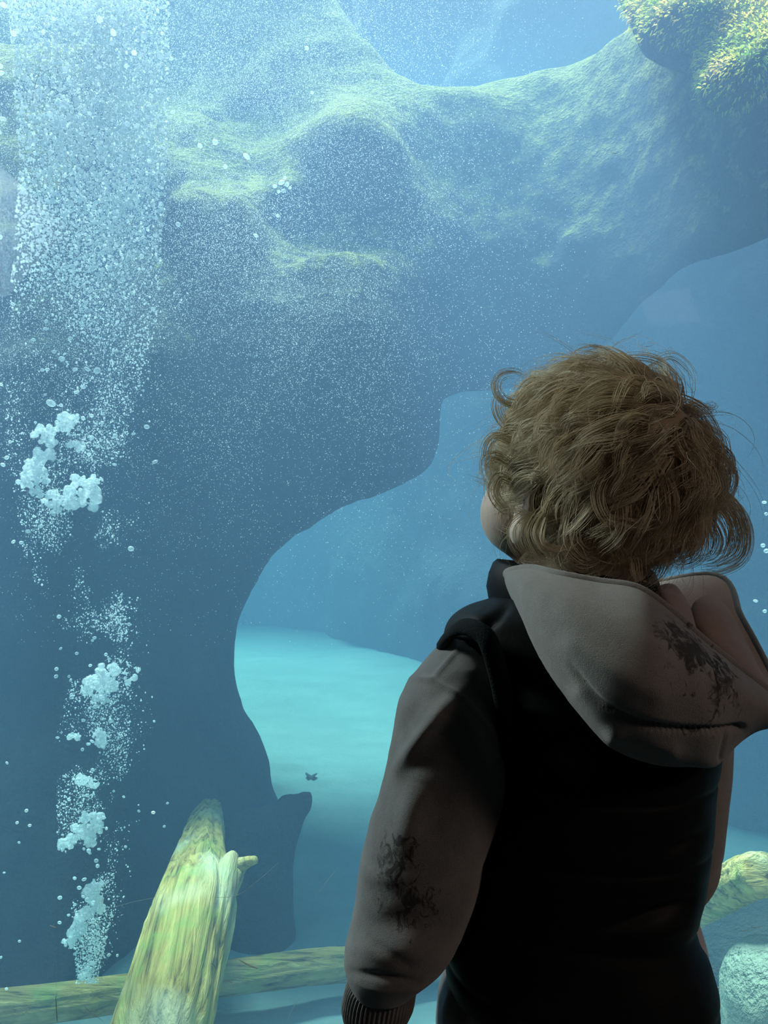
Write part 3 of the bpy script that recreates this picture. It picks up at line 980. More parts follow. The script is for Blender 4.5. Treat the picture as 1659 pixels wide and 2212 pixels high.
N = 130000
xq = -30 + 1300 * RNG.random(N * 6); yq = -20 + 1420 * RNG.random(N * 6)
den = np.exp(-((xq - 250) / 420) ** 2) * np.exp(-(np.maximum(0, yq - 250) / 520) ** 2)
den += 0.55 * np.exp(-((xq - 650 - 0.10 * yq) / 330) ** 2) * np.exp(-(np.maximum(0, yq - 100) / 620) ** 2)
den *= 0.75 + 0.7 * fbm(np.stack([xq / 160, yq / 160, np.ones_like(xq)], -1), 1.0, 3)
ok = RNG.random(N * 6) < den
xq, yq = xq[ok][:N], yq[ok][:N]
Yq = np.where(xq < 160, RNG.uniform(2.15, 2.55, len(xq)), RNG.uniform(2.15, 3.0, len(xq)))
cc = np.stack([(xq - 829.5) / F * Yq, Yq, CAMZ - (yq - 1106) / F * Yq], -1)
rr = RNG.uniform(0.0005, 0.0011, len(xq))
OCT = (np.array([(1, 0, 0), (-1, 0, 0), (0, 1, 0), (0, -1, 0), (0, 0, 1), (0, 0, -1)], float),
       np.array([(0, 2, 4), (2, 1, 4), (1, 3, 4), (3, 0, 4), (2, 0, 5), (1, 2, 5), (3, 1, 5), (0, 3, 5)]))
v, f = scatter(cc, rr, OCT, 1 + RNG.uniform(-0.3, 0.5, (len(xq), 3)))
tag(obj('bubble_mist', v, f, M['mist']), 'grainy grey mist of tiny bubbles drifting right from the column', 'bubbles', kind='stuff')

# ------------------------------------------------------------------ the child
YB = 0.80
kid = empty('person', (P(1290, 0, YB)[0], YB, 0.0))
tag(kid, 'toddler with tousled blond curls in black vest and grey hoodie, seen from behind', 'person')

HC = P(1300, 1024, YB)
th, ph = math.radians(27), math.radians(16)
hf = np.array([-math.sin(th) * math.cos(ph), math.cos(th) * math.cos(ph), math.sin(ph)])
hl = np.array([-math.cos(th), -math.sin(th), 0.0])
hu = np.cross(-hl, hf)


def HP(a, b, c): return HC + a * hf + b * hl + c * hu


PRIM = []      # (kind, data, blend, op)


def cap(a, b, ra, rb, k=0.012): PRIM.append(('cap', (np.asarray(a, float), np.asarray(b, float), ra, rb), k, 1))


def ell(c, axes, radii, k=0.012, op=1): PRIM.append(('ell', (np.asarray(c, float), np.asarray(axes, float), np.asarray(radii, float)), k, op))


HAX = [hf, hl, hu]
ell(HP(-0.004, 0, 0.012), HAX, (0.086, 0.074, 0.073))
ell(HP(0.042, 0, -0.040), HAX, (0.050, 0.056, 0.056), 0.02)
for s in (1, -1):
    ell(HP(0.040, s * 0.050, -0.046), HAX, (0.034, 0.035, 0.038), 0.014)
    ell(HP(-0.006, s * 0.080, -0.030), [nrm(hf - 0.3 * s * hl), nrm(hl * s + 0.3 * hf), hu], (0.017, 0.006, 0.028), 0.006)
    ell(HP(-0.002, s * 0.079, -0.052), HAX, (0.009, 0.006, 0.010), 0.006)
    ell(HP(-0.002, s * 0.087, -0.028), HAX, (0.009, 0.005, 0.016), 0.004, -1)
    ell(HP(0.090, s * 0.028, -0.010), HAX, (0.014, 0.017, 0.011), 0.01, -1)
    ell(HP(0.078, s * 0.028, -0.010), HAX, (0.012, 0.012, 0.012), 0.002)
    ell(HP(0.086, s * 0.030, 0.006), HAX, (0.008, 0.018, 0.005), 0.008)
    ell(HP(0.100, s * 0.007, -0.038), HAX, (0.006, 0.006, 0.005), 0.004)
ell(HP(0.096, 0, -0.030), HAX, (0.012, 0.008, 0.010), 0.008)
ell(HP(0.086, 0, -0.015), HAX, (0.010, 0.006, 0.018), 0.008)
ell(HP(0.088, 0, -0.056), HAX, (0.008, 0.018, 0.0045), 0.004)
ell(HP(0.085, 0, -0.065), HAX, (0.008, 0.015, 0.0045), 0.004)
ell(HP(0.095, 0, -0.060), HAX, (0.006, 0.016, 0.0016), 0.002, -1)
ell(HP(0.070, 0, -0.084), HAX, (0.020, 0.022, 0.016), 0.014)
ell(HP(0.020, 0.020, -0.080), HAX, (0.045, 0.030, 0.022), 0.02)
neck_b = P(1268, 1375, YB + 0.005)
cap(HP(-0.020, 0.0, -0.055), neck_b, 0.041, 0.040, 0.012)
TX = np.array([1.0, 0, 0]); TY = np.array([0, 1.0, 0]); TZ = np.array([0, 0, 1.0])
AX = [TX, TY, TZ]
cap(P(1120, 1475, YB), P(1430, 1475, YB), 0.040, 0.040, 0.012)
ell(P(1285, 1560, YB), AX, (0.095, 0.068, 0.11), 0.03)
ell(P(1275, 1850, YB), AX, (0.088, 0.068, 0.12), 0.03)
ell(P(1270, 2060, YB), AX, (0.092, 0.072, 0.08), 0.03)


def hand(W, d, n, s, curl):
    """palm and five fingers: d along the fingers, n out of the palm, s towards the thumb"""
    d, n, s = nrm(d), nrm(n), nrm(s)
    ell(W + d * 0.030, [s, n, d], (0.0235, 0.0115, 0.030), 0.008)
    cap(W - d * 0.012, W + d * 0.012, 0.017, 0.018, 0.012)
    lens = [0.034, 0.039, 0.036, 0.028]
    for i, (o_, L) in enumerate(zip((0.0155, 0.0052, -0.0052, -0.015), lens)):
        p = W + d * (0.052 - 0.002 * abs(i - 1)) + s * o_
        ang = curl[0]
        for seg in range(3):
            q = p + (d * math.cos(ang) + n * math.sin(ang) + s * o_ * 2.0) * L * (0.44, 0.32, 0.26)[seg]
            r = 0.0056 - 0.0006 * seg - (0.0006 if i == 3 else 0)
            cap(p, q, r, r - 0.0005, 0.003)
            p = q; ang += curl[1]
    p = W + d * 0.014 + s * 0.016 + n * 0.004
    q = p + (s * 0.72 + d * 0.65 + n * 0.25) * 0.020
    r = q + (s * 0.25 + d * 0.92 + n * 0.30) * 0.018
    cap(p, q, 0.0085, 0.0068, 0.006); cap(q, r, 0.0064, 0.0055, 0.003)


# left arm hangs down, right arm bends forward at the elbow
LS, LE, LW = P(1022, 1490, 0.78), P(930, 1800, 0.775), P(818, 2165, 0.775)
cap(LS, LE, 0.030, 0.027, 0.01); cap(LE, LW, 0.028, 0.019, 0.01)
hand(LW + nrm(LW - LE) * 0.022, nrm(LW - LE) + np.array([0, 0.1, 0]), np.array([0.85, 0.3, 0.1]), np.array([-0.3, 0.9, 0]), (0.25, 0.35))
RS, RE, RW = P(1480, 1440, 0.81), P(1465, 1868, 0.80), np.array([0.215, 0.965, 0.655])
cap(RS, RE, 0.034, 0.028, 0.02); cap(RE, RW, 0.028, 0.019, 0.01)
hand(RW + nrm(RW - RE) * 0.018, nrm(RW - RE) + np.array([0, 0, 0.05]), np.array([-0.3, 0, -0.9]), np.array([-0.9, 0.1, 0.3]), (0.2, 0.3))
LEGS = []
for hipx, footx in ((1160, 0.095), (1385, 0.245)):
    hip = P(hipx, 2100, YB); knee = np.array([(hip[0] + footx) / 2, YB + 0.005, 0.30]); ank = np.array([footx, YB - 0.01, 0.06])
    cap(hip, knee, 0.052, 0.036, 0.03); cap(knee, ank, 0.036, 0.024, 0.012)
    cap(ank + [0, -0.015, -0.03], ank + [0, 0.085, -0.040], 0.022, 0.016, 0.012)
    LEGS.append((hip, knee, ank))

h = 0.003
lo = np.array([-0.075, 0.64, 0.0]); hi = np.array([0.36, 1.10, 1.10])
dims = [int((hi[i] - lo[i]) / h) + 1 for i in range(3)]
axs = [lo[i] + np.arange(dims[i]) * h for i in range(3)]
D = np.full(dims, 0.05, np.float32)
for kind, dat, k, op in PRIM:
    if kind == 'cap':
        a, b, ra, rb = dat; r = max(ra, rb)
        pl, phh = np.minimum(a, b) - r - 0.03, np.maximum(a, b) + r + 0.03
    else:
        c, A, R = dat; r = R.max(); pl, phh = c - r - 0.03, c + r + 0.03
    i0 = [max(0, int((pl[i] - lo[i]) / h)) for i in range(3)]
    i1 = [min(dims[i], int((phh[i] - lo[i]) / h) + 2) for i in range(3)]
    if any(i1[i] <= i0[i] for i in range(3)): continue
    gx_ = axs[0][i0[0]:i1[0]][:, None, None]; gy_ = axs[1][i0[1]:i1[1]][None, :, None]; gz_ = axs[2][i0[2]:i1[2]][None, None, :]
    if kind == 'cap':
        ab = b - a
        tt = np.clip(((gx_ - a[0]) * ab[0] + (gy_ - a[1]) * ab[1] + (gz_ - a[2]) * ab[2]) / (ab @ ab), 0, 1)
        d = np.sqrt((gx_ - a[0] - tt * ab[0]) ** 2 + (gy_ - a[1] - tt * ab[1]) ** 2 + (gz_ - a[2] - tt * ab[2]) ** 2) - (ra + (rb - ra) * tt)
    else:
        x, y, z = gx_ - c[0], gy_ - c[1], gz_ - c[2]
        e = [(x * A[i][0] + y * A[i][1] + z * A[i][2]) for i in range(3)]
        k0 = np.sqrt(sum((e[i] / R[i]) ** 2 for i in range(3))); k1 = np.sqrt(sum((e[i] / R[i] ** 2) ** 2 for i in range(3)))
        d = k0 * (k0 - 1) / np.maximum(k1, 1e-6)
    sl_ = (slice(i0[0], i1[0]), slice(i0[1], i1[1]), slice(i0[2], i1[2]))
    if op == 1: D[sl_] = smin(D[sl_], d, k)
    else: D[sl_] = smax(D[sl_], -d, k)
D[0] = D[-1] = .05; D[:, 0] = D[:, -1] = .05; D[:, :, 0] = D[:, :, -1] = .05
v, f = surface_nets(D, lo, h)
obj('body', v, f, M['skin'], kid)
del D


# ---- clothes: lofts through left and right outline rows
def rows_loft(rows, Yrow, hd, n=150, m=120, e=0.85, fold=None, caps=True):
    """rows: (py, left px, right px); Yrow / hd: depth centre and half depth by py"""
    rows = np.array(rows, float)
    yy = np.linspace(rows[0, 0], rows[-1, 0], n)
    L = np.interp(yy, rows[:, 0], rows[:, 1]); R = np.interp(yy, rows[:, 0], rows[:, 2])
    ker = np.hanning(9); ker /= ker.sum()
    pad = lambda q: np.convolve(np.concatenate([np.full(4, q[0]), q, np.full(4, q[-1])]), ker, 'valid')
    L, R = pad(L), pad(R)
    Yc = np.interp(yy, *zip(*Yrow)); Hd = np.interp(yy, *zip(*hd))
    a = np.linspace(0, 2 * np.pi, m, endpoint=False)
    ca = np.sign(np.cos(a)) * np.abs(np.cos(a)) ** e; sa = np.sign(np.sin(a)) * np.abs(np.sin(a)) ** e
    rings = np.zeros((n, m, 3))
    for i in range(n):
        l = P(L[i], yy[i], Yc[i]); r = P(R[i], yy[i], Yc[i])
        rings[i, :, 0] = (l[0] + r[0]) / 2 + (r[0] - l[0]) / 2 * ca
        rings[i, :, 1] = Yc[i] - Hd[i] * sa
        rings[i, :, 2] = l[2]
    if fold is not None: rings = fold(rings)
    return loft(rings, caps)


def ring_normals(r):
    du = np.roll(r, -1, 1) - np.roll(r, 1, 1)
    dv = np.gradient(r, axis=0)
    return nrm(np.cross(dv, du))


def ridges(r, segs, extra=0.0, freq=20):
    """raise or sink soft folds that run along strokes given in the picture plane, on the near side"""
    n = ring_normals(r)
    c = r.mean(1, keepdims=True)
    sgn = np.sign(((r - c) * n).sum(-1, keepdims=True)); n = n * sgn
    px = r[..., 0] / r[..., 1] * F + 829.5; py = 1106 - (r[..., 2] - CAMZ) / r[..., 1] * F
    d = np.zeros(px.shape)
    near = np.clip(-n[..., 1] * 1.5 + 0.35, 0, 1)
    for (xa, ya, xb, yb, w, hgt) in segs:
        ex, ey = xb - xa, yb - ya
        t = np.clip(((px - xa) * ex + (py - ya) * ey) / (ex * ex + ey * ey), 0, 1)
        q = (px - xa - t * ex) ** 2 + (py - ya - t * ey) ** 2
        d += hgt * np.exp(-q / (w * w)) * (np.sin(np.pi * (0.12 + 0.76 * t)))
    d = d * near
    if extra: d = d + extra * fbm(r, freq, 3)
    return r + n * d[..., None]


# vest: quilted body, shoulder caps, stand collar, armhole bindings, hem
vest_rows = [(1292, 1075, 1370), (1300, 1040, 1392), (1315, 1002, 1420), (1335, 975, 1445), (1358, 962, 1470), (1385, 958, 1495), (1400, 975, 1508), (1420, 1010, 1522), (1450, 1030, 1535),
             (1500, 1036, 1545), (1600, 1036, 1545), (1700, 1030, 1527), (1800, 1018, 1522), (1880, 1004, 1508), (1935, 990, 1484), (1962, 982, 1496), (1990, 975, 1518),
             (2040, 965, 1535), (2080, 962, 1536), (2100, 964, 1533), (2112, 968, 1529)]


def vest_fold(r):
    segs = [(1095, 1310, 1060, 1350, 9, -0.005), (1060, 1350, 1045, 1352, 8, -0.005), (1000, 1340, 1060, 1330, 30, 0.004), (1320, 1990, 1490, 1930, 10, -0.006),
            (1360, 2010, 1500, 1965, 16, 0.004), (1080, 1440, 1150, 1500, 12, -0.003), (1100, 1500, 1180, 1560, 14, 0.003), (1440, 1840, 1520, 1800, 12, -0.003)]
    r = ridges(r, segs, 0.0016, 14)
    z = r[..., 2]
    q = np.abs(np.sin((z - 0.52) / 0.052 * np.pi))
    n = nrm(r - r.mean(1, keepdims=True)); n[..., 2] = 0
    r = r - n * (0.0018 * (1 - q) ** 6)[..., None]
    # the hem hangs lower at the right
    c = r.mean(1)[:, None, 0]; hw_ = np.ptp(r[..., 0], axis=1)[:, None] / 2
    r[..., 2] -= 0.030 * sstep(0.70, 0.56, z) * (0.5 + 0.5 * (r[..., 0] - c) / hw_)
    return r


vd = [(1292, 0.785), (1400, 0.79), (2150, 0.79)]
vh = [(1292, 0.045), (1320, 0.066), (1400, 0.082), (1600, 0.094), (1940, 0.092), (2060, 0.104), (2150, 0.108)]
v, f = rows_loft(vest_rows, vd, vh, 190, 144, 0.88, vest_fold)
vest = obj('vest', v, f, M['vest'], kid)
vest['label'] = 'black padded sleeveless vest'
# stand collar, seen at the left between hood and shoulder
ca_ = np.linspace(0, 2 * np.pi, 80, endpoint=False)
crings = []
for k, (dz, gr) in enumerate([(0.0, 1.0), (0.012, 1.03), (0.024, 1.0), (0.033, 0.95), (0.036, 0.90), (0.030, 0.86), (0.0, 0.86)]):
    cxy = P(1238, 1296, 0.815)
    crings.append(np.stack([cxy[0] + 0.074 * gr * np.cos(ca_), cxy[1] + 0.062 * gr * np.sin(ca_), cxy[2] - 0.004 + dz - 0.004 * np.sin(ca_) ** 2 - 0.004 * np.cos(ca_)], -1))
v, f = loft(crings, False)
obj('collar', v, f, M['vest'], vest)


def trim_ring(pts, rad):
    p = catmull(pts, 90, True)
    a = np.linspace(0, 2 * np.pi, 10, endpoint=False)
    t = nrm(np.roll(p, -1, 0) - np.roll(p, 1, 0)); c = p.mean(0)
    u = nrm(p - c); w = nrm(np.cross(t, u))
    r = p[:, None, :] + rad * (np.cos(a)[None, :, None] * u[:, None] * 0.8 + 1.25 * np.sin(a)[None, :, None] * w[:, None])
    n, m = r.shape[:2]
    i = np.arange(n)[:, None]; j = np.arange(m)[None]
    q = np.stack([i * m + j, i * m + (j + 1) % m, ((i + 1) % n) * m + (j + 1) % m, ((i + 1) % n) * m + j], -1).reshape(-1, 4)
    return r.reshape(-1, 3), q


v, f = trim_ring([P(960, 1388, 0.765), P(980, 1362, 0.735), P(1010, 1354, 0.722), P(1045, 1372, 0.712), P(1062, 1405, 0.708), P(1080, 1470, 0.712), P(1092, 1540, 0.72), P(1100, 1640, 0.74),
                  P(1080, 1660, 0.82), P(1040, 1500, 0.87), P(1000, 1420, 0.86), P(968, 1388, 0.82)], 0.0065)
obj('armhole_binding', v, f, M['trim'], vest)
v, f = trim_ring([P(1535, 1420, 0.77), P(1520, 1400, 0.745), P(1505, 1412, 0.73), P(1500, 1460, 0.725), P(1512, 1540, 0.73), P(1530, 1640, 0.76), P(1530, 1640, 0.82), P(1545, 1510, 0.86),
                  P(1545, 1440, 0.84)], 0.0065)
obj('armhole_binding', v, f, M['trim'], vest)
hem = [P((962 + 1536) / 2 + 287 * math.cos(a), 2090, 0.79) * [1, 0, 1] + np.array([0, 0.79 - 0.106 * math.sin(a), 0]) for a in np.linspace(0, 2 * np.pi, 40, endpoint=False)]

# left sleeve
sl_rows = [(1368, 980, 1035), (1376, 966, 1046), (1390, 955, 1058), (1410, 935, 1066), (1430, 918, 1072), (1455, 898, 1078), (1466, 886, 1080), (1480, 876, 1081), (1510, 862, 1086), (1560, 850, 1094), (1640, 835, 1103),
           (1680, 826, 1103), (1720, 815, 1098), (1780, 797, 1078), (1850, 779, 1046), (1900, 772, 1036), (1950, 768, 1022), (2010, 756, 1000), (2045, 745, 982),
           (2075, 741, 960), (2095, 744, 938), (2112, 750, 915), (2125, 755, 900), (2135, 762, 890)]


def sleeve_fold(r):
    segs = [(985, 1500, 862, 1660, 18, 0.009), (930, 1490, 850, 1600, 20, -0.002), (1000, 1530, 1060, 1720, 22, 0.008), (965, 1560, 960, 1640, 30, -0.003),
            (1070, 1480, 1075, 1560, 14, 0.004), (878, 1464, 940, 1470, 6, 0.004), (940, 1470, 1000, 1510, 6, 0.004), (1000, 1510, 1085, 1610, 6, 0.003),
            (1005, 1385, 935, 1470, 6, 0.0022), (905, 1690, 860, 1850, 30, 0.006), (960, 1690, 930, 1860, 34, -0.002), (790, 2000, 960, 1990, 30, -0.003), (770, 2050, 940, 2060, 30, 0.004),
            (800, 2030, 880, 2080, 14, -0.003), (755, 2100, 900, 2122, 10, -0.003), (1020, 1900, 985, 2020, 20, 0.003), (780, 1890, 870, 1900, 22, 0.003)]
    return ridges(r, segs, 0.0018, 26)


v, f = rows_loft(sl_rows, [(1368, 0.775), (1500, 0.765), (1800, 0.765), (2135, 0.765)], [(1368, 0.022), (1390, 0.036), (1430, 0.046), (1520, 0.054), (1800, 0.054), (2000, 0.052), (2080, 0.048), (2135, 0.032)], 230, 130, 0.95, sleeve_fold)
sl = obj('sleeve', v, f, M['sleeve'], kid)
sl['label'] = 'grey fleece sleeve hanging down, dark print at the elbow'
# ribbed cuff
cuff_rows = [(2118, 756, 905), (2128, 748, 900), (2150, 742, 896), (2175, 738, 893), (2195, 741, 884), (2212, 746, 874), (2232, 752, 862), (2240, 756, 856)]


def rib(r):
    n = nrm(r - r.mean(1, keepdims=True))
    a = np.linspace(0, 2 * np.pi, r.shape[1], endpoint=False)
    return r + n * (0.0007 * np.cos(52 * a))[None, :, None] + n * 0.001 * fbm(r, 40, 2)[..., None]


v, f = rows_loft(cuff_rows, [(2118, 0.767), (2240, 0.772)], [(2118, 0.032), (2150, 0.030), (2240, 0.026)], 40, 460, 0.97, rib)
obj('cuff', v, f, M['rib'], sl)
# far (right) sleeve, bent forward at the elbow
pth = [P(1440, 1420, 0.80), P(1452, 1520, 0.80), P(1456, 1620, 0.80), P(1452, 1740, 0.80), P(1447, 1830, 0.80), P(1440, 1872, 0.812), np.array([0.238, 0.862, 0.640]), np.array([0.226, 0.920, 0.650]), np.array([0.220, 0.945, 0.653])]
rad_ = [0.046, 0.050, 0.0485, 0.0465, 0.044, 0.040, 0.036, 0.033, 0.028]
pn = catmull(pth, 140); rn = catmull(np.array(rad_)[:, None], 140)[:, 0]
v, f = tube(pn, rn, 90)
v = v + nrm(v - np.array([0.25, 0.8, 0.7])) * (0.0022 * fbm(v, 22, 3))[:, None]
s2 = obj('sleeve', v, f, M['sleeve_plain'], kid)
s2['label'] = 'grey fleece sleeve bent forward at the elbow'
v, f = tube([pth[-1] - nrm(pth[-1] - pth[-2]) * 0.008, pth[-1] + nrm(pth[-1] - pth[-2]) * 0.016, pth[-1] + nrm(pth[-1] - pth[-2]) * 0.032], [0.028, 0.027, 0.024], 60, 16)
obj('cuff', v, f, M['rib'], s2)

# trousers: seat and two legs, shoes
pz = [(2080, 985, 1520), (2110, 962, 1526), (2150, 948, 1526), (2200, 942, 1530), (2260, 940, 1534), (2330, 945, 1530)]
v, f = rows_loft(pz, [(2080, 0.79), (2330, 0.79)], [(2080, 0.080), (2200, 0.092), (2330, 0.090)], 60, 120, 0.9,
                 lambda r: ridges(r, [(985, 2110, 955, 2215, 10, 0.004), (1010, 2130, 1000, 2215, 9, -0.004), (1035, 2140, 1030, 2215, 10, 0.003)], 0.002, 20))
tr_ = obj('trousers', v, f, M['pants'], kid)
for (hip, knee, ank), sx in zip(LEGS, (-1, 1)):
    top_ = np.array([hip[0], 0.79, P(0, 2290, 0.79)[2]])
    v, f = tube([top_ + [0, 0, 0.02], top_ + [0, 0, -0.06], knee + [0, -0.01, 0.02], (knee + ank) / 2, ank + [0, 0, 0.045], ank + [0, 0, 0.02]], [0.055, 0.068, 0.056, 0.048, 0.042, 0.036], 64, 80)
    v = v + 0.003 * fbm(v, 18, 3)[:, None] * np.array([1, 1, 0.0])
    obj('trouser_leg', v, f, M['pants'], tr_)
    fx = ank[0]
    outl = np.array([(-0.030, -0.040), (-0.034, 0.0), (-0.036, 0.06), (-0.030, 0.10), (0, 0.118), (0.030, 0.10), (0.036, 0.06), (0.034, 0.0), (0.030, -0.040), (0, -0.055)])
    ol = catmull(outl, 48, True)
    def ringz(z, k, dy=0.0, flat_=1.0): return np.stack([fx + ol[:, 0] * k, ank[1] + (ol[:, 1] + dy) * k, np.full(48, z)], -1)
    sh = obj('shoe', *loft([ringz(0.012, 1.0), ringz(0.030, 0.99), ringz(0.045, 0.90, -0.004), ringz(0.060, 0.72, -0.02), ringz(0.078, 0.60, -0.035)]), M['shoe'], kid)
    obj('shoe_sole', *loft([ringz(0.0, 1.0), ringz(0.004, 1.04), ringz(0.016, 1.04), ringz(0.020, 1.0)]), M['rubber'], sh)

# hood: a draped bowl of fleece, spokes of control points round the neck
spk = [
    [(1185, 1265, .785), (1130, 1246, .785), (1092, 1238, .775), (1090, 1250, .770), (1098, 1275, .762), (1112, 1305, .760), (1128, 1330, .765), (1160, 1335, .79)],
    [(1225, 1280, .755), (1180, 1240, .745), (1140, 1227, .735), (1122, 1250, .712), (1128, 1310, .700), (1150, 1380, .700), (1176, 1432, .715), (1240, 1440, .75)],
    [(1265, 1292, .745), (1240, 1252, .715), (1205, 1240, .700), (1195, 1290, .668), (1205, 1370, .655), (1215, 1455, .662), (1236, 1520, .690), (1300, 1500, .74)],
    [(1310, 1295, .745), (1305, 1270, .715), (1290, 1256, .690), (1290, 1320, .648), (1292, 1420, .632), (1300, 1530, .640), (1318, 1612, .680), (1370, 1560, .74)],
    [(1350, 1300, .750), (1365, 1282, .715), (1378, 1270, .682), (1385, 1340, .640), (1392, 1450, .622), (1400, 1570, .632), (1402, 1650, .675), (1430, 1580, .74)],
    [(1385, 1310, .757), (1420, 1315, .715), (1448, 1318, .678), (1460, 1385, .640), (1475, 1480, .625), (1485, 1580, .635), (1490, 1658, .675), (1480, 1580, .75)],
    [(1420, 1315, .768), (1485, 1372, .715), (1540, 1398, .678), (1552, 1440, .648), (1560, 1500, .638), (1560, 1585, .648), (1548, 1655, .690), (1510, 1590, .76)],
    [(1450, 1320, .780), (1570, 1440, .725), (1690, 1512, .695), (1706, 1540, .685), (1696, 1562, .685), (1640, 1580, .700), (1584, 1600, .725), (1540, 1540, .78)],
    [(1465, 1320, .800), (1560, 1410, .775), (1672, 1468, .760), (1690, 1500, .750), (1680, 1540, .750), (1630, 1560, .760), (1584, 1575, .770), (1540, 1520, .80)],
    [(1465, 1310, .820), (1540, 1340, .820), (1602, 1335, .820), (1614, 1350, .828), (1616, 1400, .832), (1600, 1450, .835), (1570, 1480, .835), (1540, 1450, .82)],
    [(1440, 1290, .840), (1500, 1262, .860), (1545, 1243, .870), (1558, 1255, .880), (1556, 1310, .885), (1545, 1350, .880), (1520, 1390, .870), (1480, 1390, .85)],
    [(1320, 1290, .865), (1328, 1278, .890), (1330, 1272, .910), (1330, 1285, .922), (1330, 1320, .925), (1330, 1350, .920), (1330, 1385, .910), (1330, 1400, .89)],
    [(1210, 1280, .835), (1170, 1262, .850), (1132, 1250, .860), (1118, 1262, .865), (1118, 1290, .865), (1125, 1320, .860), (1140, 1350, .850), (1180, 1380, .84)]]
ctrl = np.array([[P(*c) for c in s] for s in spk])            # spokes x 8 x 3
surf = catmull(ctrl, 300, True)                               # around
surf = catmull(surf.transpose(1, 0, 2), 130).transpose(1, 0, 2)    # along each spoke


def sculpt(sf, segs, extra, freq, seam=None):
    du = np.roll(sf, -1, 0) - np.roll(sf, 1, 0); dv = np.gradient(sf, axis=1)
    n = nrm(np.cross(du, dv))
    c = sf.reshape(-1, 3).mean(0)
    n = np.where((n[..., 1:2] > 0) & (sf[..., 1:2] < 0.80), -n, n)
    px = sf[..., 0] / sf[..., 1] * F + 829.5; py = 1106 - (sf[..., 2] - CAMZ) / sf[..., 1] * F
    d = np.zeros(px.shape)
    for (xa, ya, xb, yb, w, hg) in segs:
        ex, ey = xb - xa, yb - ya
        t_ = np.clip(((px - xa) * ex + (py - ya) * ey) / (ex * ex + ey * ey), 0, 1)
        d += hg * np.exp(-((px - xa - t_ * ex) ** 2 + (py - ya - t_ * ey) ** 2) / (w * w))
    if seam is not None:
        dm = np.full(px.shape, 1e9); tt_ = np.zeros(px.shape)
        for i_, (xa, ya) in enumerate(seam):
            q_ = (px - xa) ** 2 + (py - ya) ** 2
            tt_ = np.where(q_ < dm, i_ / (len(seam) - 1), tt_); dm = np.minimum(dm, q_)
        d -= 0.0045 * np.exp(-dm / (8.0 ** 2)) * sstep(0.0, 0.2, tt_)
    d *= (sf[..., 1] < 0.79)
    return sf + n * (d + extra * fbm(sf, freq, 3))[..., None]


HOOD_SEAM = catmull(np.array([(1225, 1425), (1262, 1478), (1305, 1522), (1370, 1556), (1450, 1574), (1530, 1578), (1600, 1572)], float), 40)
hood_seg = [(1240, 1395, 1420, 1500, 24, 0.002), (1255, 1500, 1330, 1585, 20, 0.003), (1330, 1585, 1450, 1618, 20, 0.003), (1568, 1585, 1556, 1640, 4, -0.002)]
surf = sculpt(surf, hood_seg, 0.0008, 18, HOOD_SEAM)
nS, nV = surf.shape[:2]
quad = grid_faces(nV, nS)      # rings along spokes
vv = surf.transpose(1, 0, 2).reshape(-1, 3)
cutr = int(nV * 2.0 / 7)       # the lining runs from the neck to the rim
hood_q = quad[(quad // nS).min(1) >= cutr]
lin_q = quad[(quad // nS).min(1) < cutr]


def compact(v, q):
    used = np.unique(q); mp = -np.ones(len(v), int); mp[used] = np.arange(len(used))
    return v[used], mp[q]


hd = obj('hood', *compact(vv, hood_q), M['hood'], kid)
hd['label'] = 'grey fleece hood hanging down the back, dark print at right'
obj('hood_lining', *compact(vv, lin_q), M['hood_in'], hd)['label'] = 'pinkish brown lining inside the hood'
# rolled rim of the hood
rim = surf[:, cutr]
v, f = trim_ring(rim[::4], 0.0028)
obj('hood_rim', v, f, M['hood'], hd)
# a soft fold of lining that stands inside the hood at its right side
fold = [[P(1490, 1330, .80), P(1500, 1300, .79), P(1535, 1285, .80), P(1570, 1310, .805)], [P(1480, 1365, .79), P(1500, 1340, .77), P(1550, 1320, .775), P(1595, 1350, .79)],
        [P(1500, 1400, .775), P(1530, 1380, .752), P(1590, 1385, .755), P(1625, 1410, .775)], [P(1540, 1440, .760), P(1580, 1430, .735), P(1630, 1440, .738), P(1655, 1470, .755)],
        [P(1600, 1490, .735), P(1630, 1485, .722), P(1665, 1490, .725), P(1680, 1505, .730)]]
fs = catmull(catmull(np.array(fold), 40).transpose(1, 0, 2), 40)
fold2 = [[P(1400, 1300, .80), P(1420, 1268, .785), P(1455, 1262, .79), P(1480, 1290, .81)], [P(1405, 1320, .775), P(1435, 1290, .757), P(1475, 1295, .765), P(1500, 1330, .79)],
         [P(1430, 1345, .755), P(1460, 1325, .735), P(1495, 1345, .75), P(1515, 1378, .78)], [P(1470, 1385, .735), P(1500, 1375, .722), P(1515, 1398, .74), P(1530, 1428, .77)]]
fs2 = catmull(catmull(np.array(fold2), 40).transpose(1, 0, 2), 40)
obj('lining_fold', fs2.reshape(-1, 3), grid_faces(40, 40, False), M['hood_in'], hd)
obj('lining_fold', fs.reshape(-1, 3), grid_faces(40, 40, False), M['hood_in'], hd)

# ---- hair: locks of curling strands growing from the scalp
def to_local(p): 
    d = p - HC
    return np.stack([d @ hf, d @ hl, d @ hu], -1)


RA = np.array([0.086, 0.074, 0.073])
CO = np.array([-0.004, 0, 0.012])


def scalp_push(p, k):
    """keep points outside the skull ellipsoid scaled by 1 + k"""
    q = (to_local(p) - CO) / RA
    L = np.linalg.norm(q, axis=-1, keepdims=True)
    tgt = 1 + np.asarray(k)[..., None] if np.ndim(k) else 1 + k
    q = np.where(L < tgt, q / np.maximum(L, 1e-6) * tgt, q)
    q = q * RA + CO
    return HC + q[..., :1] * hf + q[..., 1:2] * hl + q[..., 2:] * hu


def scalp_normal(p):
    q = (to_local(p) - CO) / RA ** 2
    return nrm(q[..., :1] * hf + q[..., 1:2] * hl + q[..., 2:] * hu)


